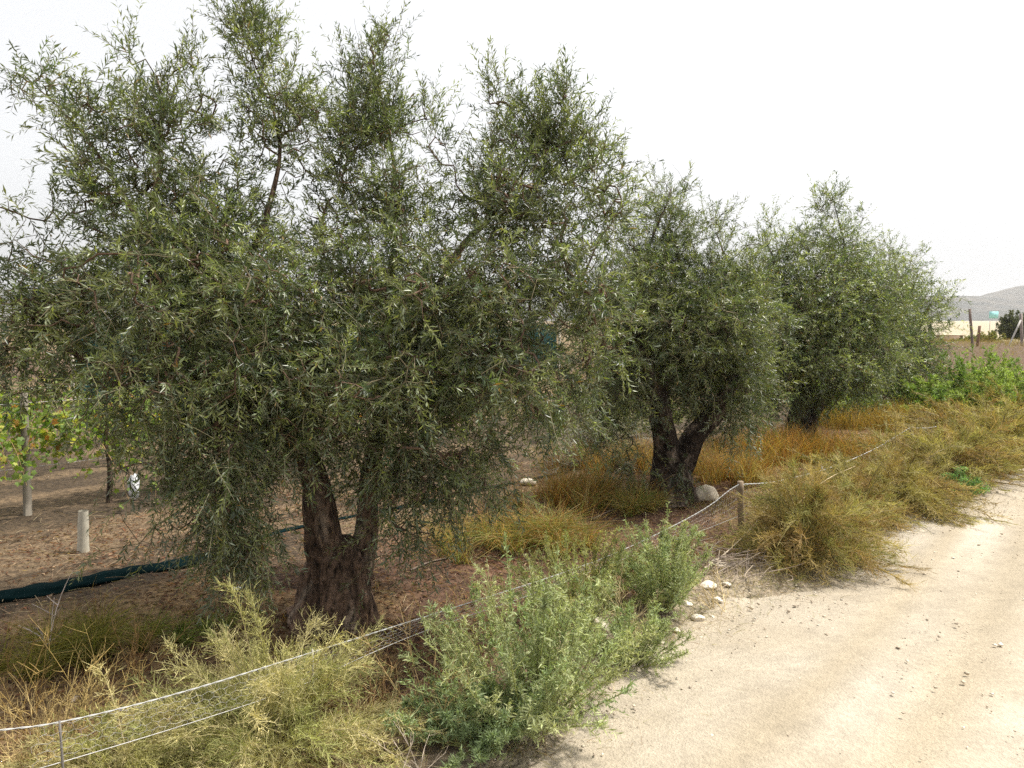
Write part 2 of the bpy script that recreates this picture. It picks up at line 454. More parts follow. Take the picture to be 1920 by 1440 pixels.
OLIVE = [(.082, .112, .036), (.125, .155, .050), (.050, .074, .030), (.195, .220, .080), (.150, .168, .046)]
def olive_tree(label, base, trunk, limbs, lobes, n_twigs, leaves, leaf_len, seed, simple, bark=(.125, .080, .056), twig_len=.24, wid=.19, clump=.15, per=13, leaf_gain=1.0, group='olive trees along the fence'):
    """trunk/limbs: lists of (px, py, depth, radius); lobes: (px, py, rx, ry, depth, rdepth, density, up)"""
    rng = np.random.default_rng(seed)
    b3 = np.array([base[0], base[1], hg(*base)])
    root = thing('olive_tree', label, 'tree', b3, group)
    def to3(l, first=None, thin=False):
        q = [np.r_[at(a, b, c), r] for a, b, c, r in l]
        if first is not None: q = [np.r_[first[0], first[1]]] + q
        q = np.array(q)
        if thin and len(q) > 4: q[:, 3] *= np.interp(np.linspace(0, 1, len(q)), [0, .35, 1], [1, .85, .42])
        return q
    tl = smooth_line(to3(trunk, (b3 - [0, 0, .12], trunk[0][3] * 1.05)), .025)
    g = Geo(); gnarled(g, tl, 56, bark, seed * .37, .24, .6)
    g.obj('trunk', M_BARK, root, smooth=True)
    nodes = []; par = []
    rad_hand = []
    for li, l in enumerate(limbs):
        ll = smooth_line(to3(l, None, True), .06)
        ll[:, :3] += np.stack([(vnoise(ll[:, 2] * 4, ll[:, 0] * 4, 5 + k) - .5) * .05 for k in range(3)], 1) * np.minimum(1, np.arange(len(ll)) / 6)[:, None]
        g = Geo(); gnarled(g, ll, 12, bark, seed + li * 1.7, .13)
        g.obj('limb', M_BARK, root, smooth=True)
        s0 = len(nodes)
        for i in range(len(ll)):
            nodes.append(ll[i, :3]); par.append(-1 if i == 0 else s0 + i - 1); rad_hand.append(ll[i, 3])
    # attraction points through the lobes of the crown
    vol = np.array([l[2] * l[3] * l[5] * (l[4] / 7.) ** 2 * l[6] for l in lobes])
    cnt = np.maximum(3, np.round(n_twigs * vol / vol.sum())).astype(int)
    A = []; U = []; OUT = []
    for l, c in zip(lobes, cnt):
        nc = max(1, int(round(c / per)))
        q = nrm(rng.normal(size=(nc, 3))) * (rng.random((nc, 1)) ** .42)
        cen = at(l[0], l[1], l[4])
        off = q * np.array([l[2] * l[4] / FPX, l[5], l[3] * l[4] / FPX]) * .92
        ax = nrm(q * .7 + np.array([0, 0, 1.]) * (l[7] * 1.3) + rng.normal(size=(nc, 3)) * .35)
        w = rng.integers(0, nc, c); along = rng.uniform(-1, 1, c)
        cl = clump * rng.uniform(.6, 1.25, nc)[w] * (1 - .4 * max(l[7], 0))
        A.append(cen + off[w] + ax[w] * (along * cl)[:, None] + rng.normal(size=(c, 3)) * (cl * (.42 - .2 * along))[:, None])
        q = nrm(q[w] + ax[w] + rng.normal(size=(c, 3)) * .3); U.append(np.full(c, l[7])); OUT.append(q)
    A = np.concatenate(A); U = np.concatenate(U); OUT = np.concatenate(OUT)
    keep = A[:, 2] > .12
    A, U, OUT = A[keep], U[keep], OUT[keep]
    nodes = list(map(np.asarray, nodes)); n0 = len(nodes)
    NB = np.array(nodes)
    dmin = np.full(len(A), 1e9); arg = np.zeros(len(A), int)
    for i in range(0, n0, 50):
        dd = np.linalg.norm(A[:, None] - NB[None, i:i + 50], axis=2); j = dd.argmin(1); m = dd[np.arange(len(A)), j]
        u = m < dmin; dmin[u] = m[u]; arg[u] = j[u] + i
    done = np.zeros(len(A), bool); tipdir = np.zeros_like(A); tips = np.zeros(len(A), int)
    cost = np.zeros(len(nodes)).tolist()
    for _ in range(len(A)):
        i = int(np.where(done, 1e9, dmin).argmin()); done[i] = True
        p0 = nodes[arg[i]]; p1 = A[i]; Lg = np.linalg.norm(p1 - p0)
        k = max(1, int(Lg / .11)); prev = arg[i]
        sag = rng.normal(size=3) * .10 * Lg
        new = []
        for q in range(1, k + 1):
            t = q / k
            pt = p0 + (p1 - p0) * t + sag * sin(pi * t) + np.array([0, 0, .10 * Lg * sin(pi * t)])
            nodes.append(pt); par.append(prev); rad_hand.append(0); prev = len(nodes) - 1; new.append(prev)
        tips[i] = prev
        tipdir[i] = nodes[prev] - (nodes[par[prev]])
        NW = np.array([nodes[q] for q in new])
        dd = np.linalg.norm(A[:, None] - NW[None], axis=2) * 1.06 + .01
        j = dd.argmin(1); m = dd[np.arange(len(A)), j]
        u = m < dmin; dmin[u] = m[u]; arg[u] = np.array(new)[j[u]]
    nodes = np.array(nodes); par = np.array(par); rad_hand = np.array(rad_hand)
    N = len(nodes)
    r2 = np.zeros(N); r2[tips] += .0016 ** 2
    for i in range(N - 1, n0 - 1, -1):
        r2[i] = max(r2[i], .0014 ** 2)
        if par[i] >= n0: r2[par[i]] += r2[i] * .86
    r = np.sqrt(r2)
    # branches: walk down from each tip to the first node already drawn
    g = Geo(); drawn = np.zeros(N, bool)
    order = np.argsort(-np.array([0] * len(tips)))
    for t in tips:
        if drawn[t]: continue
        ch = [t]; drawn[t] = True; q = par[t]
        while q >= n0 and not drawn[q]:
            ch.append(q); drawn[q] = True; q = par[q]
        if q >= 0: ch.append(q)
        ch = ch[::-1]
        if len(ch) < 2: continue
        P = nodes[ch][None]; R = np.minimum(r[ch], .03)
        R[0] = R[1] * 1.05 if len(R) > 1 else R[0]
        tb = np.array(bark) * rng.uniform(.8, 1.5)
        add_tubes(g, P, R[None], 5 if R.max() > .007 else 3, tb if R.max() > .005 else np.array([.15, .125, .075]), rng)
    # leafy twigs
    n = len(A)
    D = nrm(nrm(tipdir) * .55 + OUT * .35 + rng.normal(size=(n, 3)) * .38 + np.array([0, 0, 1.])[None] * U[:, None])
    Lt = twig_len * rng.uniform(.65, 1.35, n) * (1 + .35 * np.abs(U))
    m = 3; t = np.linspace(0, 1, m)
    bendv = rng.normal(size=(n, 3)) * .18 + np.array([0, 0, -.22])[None] * (1 - np.clip(U, -1, .8))[:, None]
    def curve(tt):   # tt (n,k)
        return A[:, None] + (D[:, None] * tt[..., None] + bendv[:, None] * (tt ** 2)[..., None]) * Lt[:, None, None]
    TW = curve(np.broadcast_to(t, (n, m)))
    add_ribbons(g, TW, np.full(n, .0032), pick(rng, n, [(.17, .15, .085), (.13, .11, .065), (.21, .19, .12)]), rng, .4)
    g.obj('branches', M_TWIG, root)
    kk = leaves; tt = np.linspace(.06, 1.0, kk // 2).repeat(2)[None] + rng.uniform(-.03, .03, (n, kk // 2 * 2))
    kk = kk // 2 * 2
    pos = curve(tt)
    T = nrm(D[:, None] + 2 * bendv[:, None] * tt[..., None])
    r0 = nrm(rng.normal(size=(n, 1, 3))); S = nrm(np.cross(T, np.broadcast_to(r0, T.shape))); B = np.cross(T, S)
    ang = (np.arange(kk) // 2 % 2) * pi / 2 + (np.arange(kk) % 2) * pi + rng.normal(size=(n, kk)) * .35
    side = S * np.cos(ang)[..., None] + B * np.sin(ang)[..., None]
    spread = rng.uniform(.45, 1.05, (n, kk, 1))
    d = nrm(T * (1.15 - .35 * spread) + side * spread + rng.normal(size=(n, kk, 3)) * .15)
    nn = nrm(T * .8 - side * .3 + np.array([0, 0, .5]) + rng.normal(size=(n, kk, 3)) * .3)
    L = leaf_len * rng.uniform(.65, 1.2, (n, kk)) * rng.uniform(.7, 1.2, (n, 1)) * (1 - .35 * (tt > .93))
    tw = pick(rng, n, OLIVE, jit=.22) * leaf_gain  # leaf tint multiplier, set higher for the two farthest trees
    tint = np.repeat(tw, kk, 0) * (1 + rng.normal(size=(n * kk, 1)) * .2)
    odd = rng.random(n * kk) < .012
    tint[odd] = np.array([.25, .15, .03]) * rng.uniform(.6, 1.1, (odd.sum(), 1))
    tint = np.clip(tint, .01, 1)
    sel = (rng.random(n * kk) < .94) & np.repeat(rng.random(n) > .035, kk)
    g = Geo()
    add_leaves(g, pos.reshape(-1, 3)[sel], d.reshape(-1, 3)[sel], nn.reshape(-1, 3)[sel], L.ravel()[sel], L.ravel()[sel] * wid, tint[sel], .10, simple)
    g.obj('crown', M_OLIVE, root, kind='stuff')
    return root

# --- first tree, nearest the camera, wide crown reaching to the left edge
T1 = TREES[0]
olive_tree('large gnarled olive tree nearest the camera, its thick trunk forked low above the ground', T1,
    trunk=[(632, 1130, 4.45, .215), (636, 1075, 4.45, .19), (642, 1040, 4.45, .175), (650, 1016, 4.46, .10)],
    limbs=[
        [(622, 1080, 4.42, .115), (606, 1000, 4.38, .112), (600, 940, 4.36, .100), (580, 880, 4.35, .085), (565, 845, 4.34, .078), (520, 770, 4.3, .06), (470, 660, 4.25, .05), (445, 520, 4.2, .04), (500, 400, 4.2, .03), (535, 260, 4.25, .018), (460, 70, 4.25, .006)],
        [(668, 1075, 4.48, .09), (688, 1000, 4.5, .075), (694, 940, 4.5, .066), (698, 890, 4.5, .064), (712, 800, 4.52, .06), (770, 690, 4.55, .055), (800, 570, 4.6, .045), (850, 480, 4.65, .036), (960, 370, 4.6, .022), (1010, 240, 4.6, .008)],
        [(712, 800, 4.52, .05), (728, 640, 4.75, .04), (737, 460, 4.8, .03), (735, 280, 4.8, .018), (700, 120, 4.75, .006)],
        [(572, 850, 4.36, .06), (470, 770, 4.15, .055), (350, 690, 3.95, .048), (285, 690, 3.85, .045), (225, 684, 3.8, .04), (140, 668, 3.8, .03), (50, 590, 3.8, .015)],
        [(285, 695, 3.85, .035), (292, 600, 3.9, .03), (275, 440, 3.9, .022), (190, 280, 3.85, .014), (60, 150, 3.8, .006)],
        [(275, 440, 3.9, .018), (310, 300, 4.0, .012), (290, 140, 4.0, .005)],
        [(770, 690, 4.55, .045), (870, 680, 4.45, .038), (960, 630, 4.3, .028), (1080, 540, 4.2, .015), (1150, 420, 4.3, .006)],
        [(684, 960, 4.5, .05), (760, 860, 4.9, .04), (880, 760, 5.2, .03), (1000, 720, 5.4, .018)],
        [(520, 770, 4.3, .04), (430, 760, 4.7, .03), (330, 600, 5.0, .022), (250, 420, 5.2, .012)],
    ],
    lobes=[
        # spikes along the top
        (55, 158, 50, 26, 3.8, 0.14, 2.46, .2), (130, 193, 66, 32, 3.85, 0.17, 2.46, .25), (200, 248, 66, 38, 3.9, 0.22, 2.24, .3),
        (252, 113, 24, 30, 4.0, 0.11, 2.02, .8), (285, 183, 45, 50, 4.0, 0.17, 2.13, .7), (300, 253, 59, 45, 4.0, 0.24, 1.68, .5), (362, 143, 24, 36, 4.1, 0.12, 1.79, .8), (355, 208, 34, 40, 4.1, 0.17, 1.68, .7),
        (432, 13, 32, 36, 4.25, 0.13, 2.69, .8), (455, 73, 42, 42, 4.25, 0.16, 2.69, .8), (490, 138, 48, 42, 4.25, 0.18, 2.69, .7), (520, 198, 53, 40, 4.25, 0.19, 2.13, .6), (578, 183, 24, 36, 4.3, 0.11, 1.46, .8),
        (708, 97, 29, 34, 4.75, 0.13, 2.58, .9), (655, 137, 18, 36, 4.75, 0.11, 1.57, .9), (695, 167, 61, 40, 4.75, 0.19, 2.58, .8), (800, 202, 24, 36, 4.75, 0.11, 1.57, .8), (720, 242, 87, 45, 4.75, 0.24, 2.46, .7), (640, 259, 55, 50, 4.6, 0.22, 2.13, .6),
        (935, 192, 37, 34, 4.6, 0.13, 2.02, .8), (1062, 192, 45, 30, 4.6, 0.16, 2.35, .8), (1000, 197, 32, 44, 4.6, 0.13, 2.24, .8), (1005, 272, 100, 50, 4.6, 0.24, 2.46, .7), (1085, 303, 71, 50, 4.5, 0.20, 2.35, .5), (905, 313, 32, 36, 4.6, 0.17, 1.46, .7), (1145, 333, 32, 36, 4.5, 0.14, 1.46, .4),
        (520, 260, 50, 60, 4.1, .2, 1.1, .5), (585, 240, 40, 50, 4.3, .2, 1.0, .6), (850, 300, 40, 40, 4.6, .2, .8, .6),
        # middle
        (50, 390, 60, 45, 3.8, .2, 0.60, .2), (80, 480, 70, 50, 3.8, .25, 0.44, .1), (210, 350, 80, 70, 3.9, .3, 1.1, .35), (320, 300, 70, 70, 4.1, .3, .75, .45), (430, 270, 60, 80, 4.2, .3, .6, .5), (540, 290, 45, 80, 4.3, .25, .5, .5),
        (310, 430, 170, 85, 3.9, .5, 0.88, .25), (90, 590, 120, 80, 3.8, .4, 0.65, 0), (260, 560, 180, 105, 3.8, .6, 0.68, .1), (430, 480, 110, 120, 4.0, .6, 0.88, .25), (480, 620, 140, 120, 3.9, .6, 0.72, 0),
        (640, 370, 60, 90, 4.5, .35, .8, .45), (740, 390, 80, 90, 4.5, .4, 1.10, .4), (835, 400, 55, 60, 4.6, .3, .55, .35), (960, 380, 100, 80, 4.5, .4, 1.50, .4), (1075, 420, 85, 85, 4.3, .4, 0.83, .25), (1150, 400, 40, 60, 4.3, .25, 0.70, .25),
        (620, 550, 115, 110, 4.3, .7, 0.65, .1), (800, 540, 150, 110, 4.3, .7, 0.65, .15), (980, 540, 140, 115, 4.2, .6, 0.68, .1), (1110, 590, 90, 110, 4.0, .4, 0.72, 0),
        (560, 720, 140, 110, 4.2, .7, 0.72, -.1), (330, 710, 180, 80, 3.8, .6, 0.68, -.2), (30, 560, 70, 70, 3.75, .3, 1.1, 0), (40, 655, 70, 50, 3.75, .3, 1.1, -.2), (120, 690, 110, 55, 3.8, .4, 0.50, -.2), (720, 700, 150, 120, 4.2, .7, 0.72, -.1), (920, 690, 140, 110, 4.2, .6, 0.72, -.1), (1040, 720, 90, 90, 4.2, .4, 0.72, -.2), (480, 700, 160, 120, 5.0, .6, 0.58, 0), (800, 650, 200, 150, 5.2, .5, 0.58, 0), (300, 560, 180, 120, 4.9, .5, 0.43, .1),
        # hanging skirt
        (430, 880, 75, 110, 3.9, .35, 1.7, -.5), (300, 830, 110, 60, 3.8, .35, .8, -.4), (200, 780, 80, 35, 3.8, .25, .45, -.4), (455, 1010, 60, 75, 3.95, .22, 2.0, -.6), (425, 1075, 30, 40, 3.9, .14, 1.6, -.6), (300, 930, 80, 50, 3.8, .25, .35, -.5), (270, 990, 50, 30, 3.75, .2, .35, -.5), (370, 1000, 40, 45, 3.85, .2, 1.0, -.6),
        (540, 830, 90, 60, 4.1, .35, .9, -.3), (640, 830, 90, 50, 4.15, .3, .8, -.3), (780, 850, 110, 70, 4.2, .4, .9, -.4), (900, 850, 110, 60, 4.2, .4, .7, -.4), (740, 920, 50, 50, 4.1, .2, .6, -.5), (840, 930, 80, 45, 4.2, .3, .6, -.5), (940, 900, 60, 40, 4.2, .25, .35, -.5), (760, 1000, 50, 50, 4.15, .2, 1.3, -.5), (725, 1055, 35, 30, 4.15, .12, .6, -.4), (700, 850, 60, 60, 4.7, .25, .6, -.3),
    ], n_twigs=15500, leaves=18, leaf_len=.0435, seed=11, simple=True, twig_len=.14, wid=.205)

# --- second tree
olive_tree('olive tree behind the pale limestone boulder, dark trunk splitting into a wide V', TREES[1],
    trunk=[(1258, 920, 7.6, .21), (1258, 880, 7.6, .19), (1262, 845, 7.6, .17)],
    limbs=[
        [(1252, 880, 7.55, .14), (1246, 820, 7.45, .135), (1236, 760, 7.3, .125), (1215, 700, 7.2, .11), (1180, 620, 7.3, .05), (1200, 500, 7.3, .03), (1255, 370, 7.3, .01)],
        [(1275, 880, 7.6, .13), (1300, 820, 7.5, .12), (1345, 770, 7.4, .11), (1375, 720, 7.35, .09), (1400, 620, 7.6, .05), (1380, 520, 7.6, .03), (1345, 440, 7.6, .012)],
        [(1236, 760, 7.45, .07), (1265, 660, 7.7, .05), (1290, 540, 7.8, .03), (1260, 430, 7.8, .012)],
    ],
    lobes=[
        (1258, 350, 35, 25, 7.4, .2, .8, .5), (1255, 400, 60, 45, 7.4, .3, .8, .5), (1240, 460, 80, 50, 7.4, .4, 1, .4), (1190, 420, 40, 50, 7.4, .25, .35, .4), (1330, 440, 45, 35, 7.6, .3, .8, .4), (1385, 450, 30, 35, 7.6, .2, .5, .5),
        (1200, 540, 90, 80, 7.3, .6, 1, .2), (1310, 520, 90, 60, 7.5, .5, .9, .3), (1390, 530, 60, 60, 7.6, .4, .7, .2), (1300, 610, 130, 90, 7.3, .8, 1, .1), (1385, 630, 85, 85, 7.5, .6, 1, 0), (1180, 650, 80, 80, 7.3, .5, 1, -.1), (1250, 700, 110, 60, 8.1, .5, .8, -.1), (1180, 720, 60, 60, 7.3, .4, 1, -.2), (1300, 690, 60, 50, 7.2, .3, .8, -.2), (1370, 735, 85, 65, 7.6, .5, 1, -.2), (1145, 750, 60, 60, 7.3, .35, .8, -.3), (1120, 820, 40, 40, 7.3, .25, .5, -.4), (1190, 840, 45, 60, 7.3, .25, .5, -.5), (1330, 790, 45, 30, 8.0, .3, .5, -.4), (1290, 880, 28, 45, 7.35, .12, .6, -.3), (1395, 830, 40, 25, 7.2, .25, .4, -.5), (1300, 640, 160, 110, 8.2, .5, .7, 0), (1185, 890, 25, 25, 7.3, .15, .3, -.4),
    ], n_twigs=7800, leaves=20, leaf_len=.051, seed=23, simple=True, bark=(.045, .032, .024), twig_len=.18, wid=.19, clump=.2)

# --- third tree
olive_tree('third olive tree along the fence with one tall leafy shoot rising above its crown', TREES[2],
    trunk=[(1500, 815, 11.1, .22), (1504, 785, 11.1, .20), (1508, 760, 11.1, .19)],
    limbs=[
        [(1505, 790, 11.0, .14), (1500, 720, 10.9, .11), (1485, 640, 10.8, .08), (1460, 540, 10.8, .04), (1435, 440, 10.8, .012)],
        [(1510, 790, 11.1, .13), (1550, 740, 11.0, .11), (1590, 700, 11.0, .08), (1610, 610, 11.0, .05), (1590, 490, 11.0, .03), (1560, 370, 11.0, .012)],
        [(1505, 740, 11.0, .09), (1540, 640, 11.2, .06), (1550, 540, 11.2, .03)],
    ],
    lobes=[
        (1550, 360, 22, 20, 11, .25, .9, .5), (1562, 400, 35, 35, 11, .35, 1, .5), (1585, 440, 42, 40, 11, .4, 1, .4), (1435, 425, 25, 22, 10.8, .25, .7, .4), (1450, 470, 40, 35, 10.8, .4, .9, .4),
        (1510, 470, 60, 40, 10.9, .5, 1, .3), (1560, 500, 80, 50, 10.9, .6, 1, .3), (1635, 500, 40, 40, 11, .4, .9, .3), (1470, 560, 70, 60, 10.7, .7, 1, .2), (1560, 590, 110, 80, 10.6, .9, 1, 0), (1640, 580, 60, 60, 10.8, .6, 1, 0), (1470, 650, 70, 70, 10.6, .7, 1, -.1), (1560, 680, 100, 65, 10.5, .9, 1, -.2), (1460, 715, 60, 45, 10.6, .5, 1, -.3), (1420, 690, 55, 80, 10.6, .6, 1, -.2), (1420, 590, 50, 60, 10.6, .6, 1, 0), (1440, 520, 55, 45, 10.7, .5, 1, .2), (1510, 545, 80, 60, 10.4, .5, 1, .1), (1620, 545, 60, 50, 10.6, .5, 1, .1), (1530, 740, 40, 30, 10.6, .4, .6, -.3), (1430, 770, 35, 25, 10.6, .3, .5, -.4), (1630, 660, 60, 60, 10.8, .6, 1, -.2), (1500, 790, 25, 25, 10.7, .2, .4, -.3),
    ], n_twigs=7200, leaves=17, leaf_len=.058, seed=37, simple=True, bark=(.055, .04, .03), twig_len=.22, wid=.25, clump=.25, leaf_gain=1.25)

# --- fourth tree
olive_tree('farthest olive tree at the end of the row, beside the bright green shrubs', TREES[3],
    trunk=[(1600, 768, 14.6, .24), (1590, 740, 14.6, .22), (1590, 715, 14.6, .2)],
    limbs=[
        [(1592, 735, 14.6, .14), (1640, 690, 14.6, .11), (1680, 620, 14.6, .07), (1690, 520, 14.6, .02)],
        [(1590, 735, 14.6, .12), (1600, 660, 14.9, .08), (1640, 560, 14.9, .03)],
        [(1640, 690, 14.6, .08), (1710, 650, 14.5, .05), (1745, 570, 14.5, .02)],
    ],
    lobes=[
        (1650, 485, 40, 25, 14.8, .5, .9, .4), (1690, 510, 35, 35, 14.6, .5, .9, .3), (1735, 560, 30, 35, 14.5, .4, .8, .3), (1680, 570, 60, 50, 14.6, .8, 1, .1), (1650, 650, 90, 60, 14.5, 1.0, 1, 0), (1735, 630, 38, 60, 14.4, .5, 1, 0), (1690, 710, 75, 40, 14.3, .8, 1, -.2), (1620, 710, 60, 35, 14.4, .7, .8, -.2), (1745, 690, 25, 35, 14.3, .4, .9, -.2), (1650, 750, 60, 22, 14.3, .5, .5, -.3), (1705, 750, 40, 20, 14.3, .4, .5, -.3), (1770, 620, 14, 30, 14.4, .25, .5, 0),
    ], n_twigs=3700, leaves=16, leaf_len=.068, seed=41, simple=True, bark=(.12, .09, .075), twig_len=.28, wid=.24, clump=.33, leaf_gain=1.35)

# ------------------------------------------------------------------ smaller plants
def plant(name, label, cat, base, group=None):
    return thing(name, label, cat, base, group)

def broom_bush(label, base, rx, ry, h, stems, tw, seed, pal, fine=.0022, tiny=0, lean=(0, 0), group='feathery broom bushes along the verge', sub=3, stem_col=(.36, .30, .17)):
    """a mound of arching, finely divided green stems"""
    rng = np.random.default_rng(seed)
    root = plant('broom_bush', label, 'bush', base, group)
    n = stems; m = 6; t = np.linspace(0, 1, m)
    az = rng.uniform(0, 2 * pi, n); el = np.arcsin(rng.uniform(.03, 1, n))
    sc = rng.uniform(.6, 1.1, n) * np.where(rng.random(n) < .1, 1.3, 1)
    end = np.stack([np.cos(az) * np.cos(el) * rx + lean[0], np.sin(az) * np.cos(el) * ry + lean[1], np.sin(el) * h * (.85 + .3 * rng.random(n))], 1) * sc[:, None]
    mid = end * np.array([.42, .42, .68]) + rng.normal(size=(n, 3)) * .05 * h
    b0 = np.asarray(base)[None] + rng.normal(size=(n, 3)) * np.array([.06 * rx, .06 * ry, 0])
    def Q(tt):
        tt = tt[..., None]
        return b0[:, None] + 2 * tt * (1 - tt) * mid[:, None] + tt ** 2 * end[:, None] - np.array([0, 0, .16 * h]) * tt ** 4
    g = Geo(); P = Q(np.broadcast_to(t, (n, m)))
    P[:, :, 2] = np.maximum(P[:, :, 2], base[2] + .01)
    add_tubes(g, P, np.broadcast_to(np.linspace(.0042, .0014, m) * fine / .0022, (n, m)), 3, pick(rng, n, [stem_col, np.array(stem_col) * .7, np.array(stem_col) * 1.25]), rng)
    g.obj('stems', M_BROOM, root, kind='stuff')
    g = Geo()
    k = tw; tt = rng.uniform(.22, 1.0, (n, k)) ** .8
    p = Q(tt).reshape(-1, 3); T = nrm((Q(np.minimum(tt + .02, 1.02)) - Q(tt)).reshape(-1, 3))
    N = len(p)
    d = nrm(T * 1.0 + rng.normal(size=(N, 3)) * .55 + np.array([0, 0, .18]))
    L = h * rng.uniform(.10, .26, N) * (1.15 - .5 * tt.ravel())
    sg = np.linspace(0, 1, 3)[None, :, None]
    bend = rng.normal(size=(N, 3)) * .25 + np.array([0, 0, -.12])
    TWp = p[:, None] + (d[:, None] * sg + bend[:, None] * sg ** 2) * L[:, None, None]
    cs = pick(rng, n, pal, jit=.16).repeat(k, 0)
    c1 = np.clip(cs * (1 + rng.normal(size=(N, 1)) * .18), .01, 1)
    TWp[..., 2] = np.maximum(TWp[..., 2], base[2] + .005)
    add_ribbons(g, TWp, np.full(N, fine * 1.5), c1, rng, .5)
    for q in range(sub if fine < .0024 else sub - 1):
        f = rng.uniform(.2, .95, N)[:, None]
        p2 = p + (d * f + bend * f ** 2) * L[:, None]
        d2 = nrm(d + rng.normal(size=(N, 3)) * .6 + np.array([0, 0, .15]))
        L2 = L * rng.uniform(.28, .55, N)
        P2 = p2[:, None] + d2[:, None] * np.linspace(0, 1, 2)[None, :, None] * L2[:, None, None]
        P2[..., 2] = np.maximum(P2[..., 2], base[2] + .005)
        add_ribbons(g, P2, np.full(N, fine * 1.3), np.clip(c1 * rng.uniform(.85, 1.25, (N, 1)), .01, 1), rng, .5)
    if tiny:
        K = tiny; f = rng.uniform(.1, 1, (N, K))
        pp = p[:, None] + (d[:, None] * f[..., None] + bend[:, None] * (f ** 2)[..., None]) * L[:, None, None]
        dd = nrm(d[:, None] * .7 + rng.normal(size=(N, K, 3)) * .7)
        NK = N * K
        add_leaves(g, pp.reshape(-1, 3), dd.reshape(-1, 3), rng.normal(size=(NK, 3)), rng.uniform(.008, .017, NK), rng.uniform(.0022, .004, NK), np.clip(c1.repeat(K, 0) * rng.uniform(.9, 1.35, (NK, 1)), .01, 1), .05, True)
    g.obj('foliage', M_BROOM, root, kind='stuff')
    return root

def leafy_weed(label, base, rx, ry, h, stems, sub, lv, seed, pal, leaf=.032, wid=.2, group='leafy saltbush plants beside the track', name='saltbush', lean=(0, 0), simple=False, stem_col=(.26, .27, .12)):
    rng = np.random.default_rng(seed)
    root = plant(name, label, 'shrub', base, group)
    n = stems; m = 6; t = np.linspace(0, 1, m)
    az = rng.uniform(0, 2 * pi, n); rr = np.sqrt(rng.random(n))
    end = np.stack([np.cos(az) * rr * rx + lean[0], np.sin(az) * rr * ry + lean[1], h * (1 - .62 * rr ** 2) * rng.uniform(.72, 1.12, n)], 1)
    b0 = np.asarray(base)[None] + np.stack([np.cos(az) * rr * rx * .18, np.sin(az) * rr * ry * .18, np.zeros(n)], 1)
    mid = end * np.array([.55, .55, .5]) + rng.normal(size=(n, 3)) * .04 * h
    def Q(tt):
        tt = tt[..., None]
        return b0[:, None] + 2 * tt * (1 - tt) * mid[:, None] + tt ** 2 * end[:, None]
    g = Geo(); gl = Geo()
    P = Q(np.broadcast_to(t, (n, m)))
    add_tubes(g, P, np.broadcast_to(np.linspace(.004, .0014, m), (n, m)), 4, pick(rng, n, [stem_col, np.array(stem_col) * 1.3]), rng)
    k = sub; tt = rng.uniform(.15, .98, (n, k))
    p = Q(tt).reshape(-1, 3); T = nrm((Q(tt + .02) - Q(tt)).reshape(-1, 3)); N = n * k
    d = nrm(T * .9 + rng.normal(size=(N, 3)) * .5 + np.array([0, 0, .3]))
    L = h * rng.uniform(.10, .26, N) * (1.2 - .7 * tt.ravel())
    TW = p[:, None] + d[:, None] * np.linspace(0, 1, 3)[None, :, None] * L[:, None, None]
    add_ribbons(g, TW[:, ::2], np.full(N, .0028), pick(rng, N, [stem_col, np.array(stem_col) * 1.2]), rng, .5)
    g.obj('stems', M_GREEN, root, kind='stuff')
    c0 = pick(rng, n, pal, jit=.12).repeat(k, 0)
    # leaves on the twigs, a rosette of smaller ones at each tip
    K = lv; f = rng.uniform(.05, 1.05, (N, K)) ** .8
    pos = (p[:, None] + d[:, None] * f[..., None] * L[:, None, None]).reshape(-1, 3)
    NK = N * K; D = d.repeat(K, 0)
    dr = nrm(D * .55 + nrm(rng.normal(size=(NK, 3))) * .8 + np.array([0, 0, .12]))
    LL = leaf * rng.uniform(.5, 1.25, NK) * (1.15 - .5 * f.ravel())
    nn = nrm(D + rng.normal(size=(NK, 3)) * .4)
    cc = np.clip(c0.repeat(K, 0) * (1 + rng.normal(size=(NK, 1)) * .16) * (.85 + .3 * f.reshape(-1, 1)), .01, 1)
    add_leaves(gl, pos, dr, nn, LL, LL * wid, cc, .12, simple)
    # leaves along the top of the main stems
    K2 = 26; f = rng.uniform(.45, 1.02, (n, K2)); pos = Q(f).reshape(-1, 3); T = nrm((Q(f + .02) - Q(f)).reshape(-1, 3)); NK = n * K2
    dr = nrm(T * .5 + nrm(rng.normal(size=(NK, 3))) * .8); LL = leaf * rng.uniform(.4, 1.0, NK) * (1.3 - .8 * f.ravel())
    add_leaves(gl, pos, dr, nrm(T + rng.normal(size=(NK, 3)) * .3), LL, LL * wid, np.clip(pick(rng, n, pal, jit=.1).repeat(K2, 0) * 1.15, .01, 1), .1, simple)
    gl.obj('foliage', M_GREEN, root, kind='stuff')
    return root

def blades(g, rng, pos, h, w, cols, weights=None, lean=.35, seg=3, droop=.35, jit=.2):
    n = len(pos)
    d = nrm(np.stack([rng.normal(size=n) * lean, rng.normal(size=n) * lean, np.ones(n)], 1))
    side = nrm(np.stack([d[:, 0], d[:, 1], np.zeros(n)], 1) + rng.normal(size=(n, 3)) * .02)
    t = np.linspace(0, 1, seg)[None, :, None]
    L = (h * rng.uniform(.5, 1.2, n))[:, None, None]
    dr = (droop * rng.uniform(.2, 1.6, n))[:, None, None]
    P = pos[:, None] + d[:, None] * t * L + side[:, None] * t ** 2 * L * dr * .8 - np.array([0, 0, 1.])[None, None] * t ** 3 * L * dr * .55
    add_ribbons(g, P, w * rng.uniform(.7, 1.3, n), pick(rng, n, cols, weights, jit), rng, .2)

def zed(p):
    p = np.array(p); p[:, 2] = hgt(p[:, 0], p[:, 1]); return p

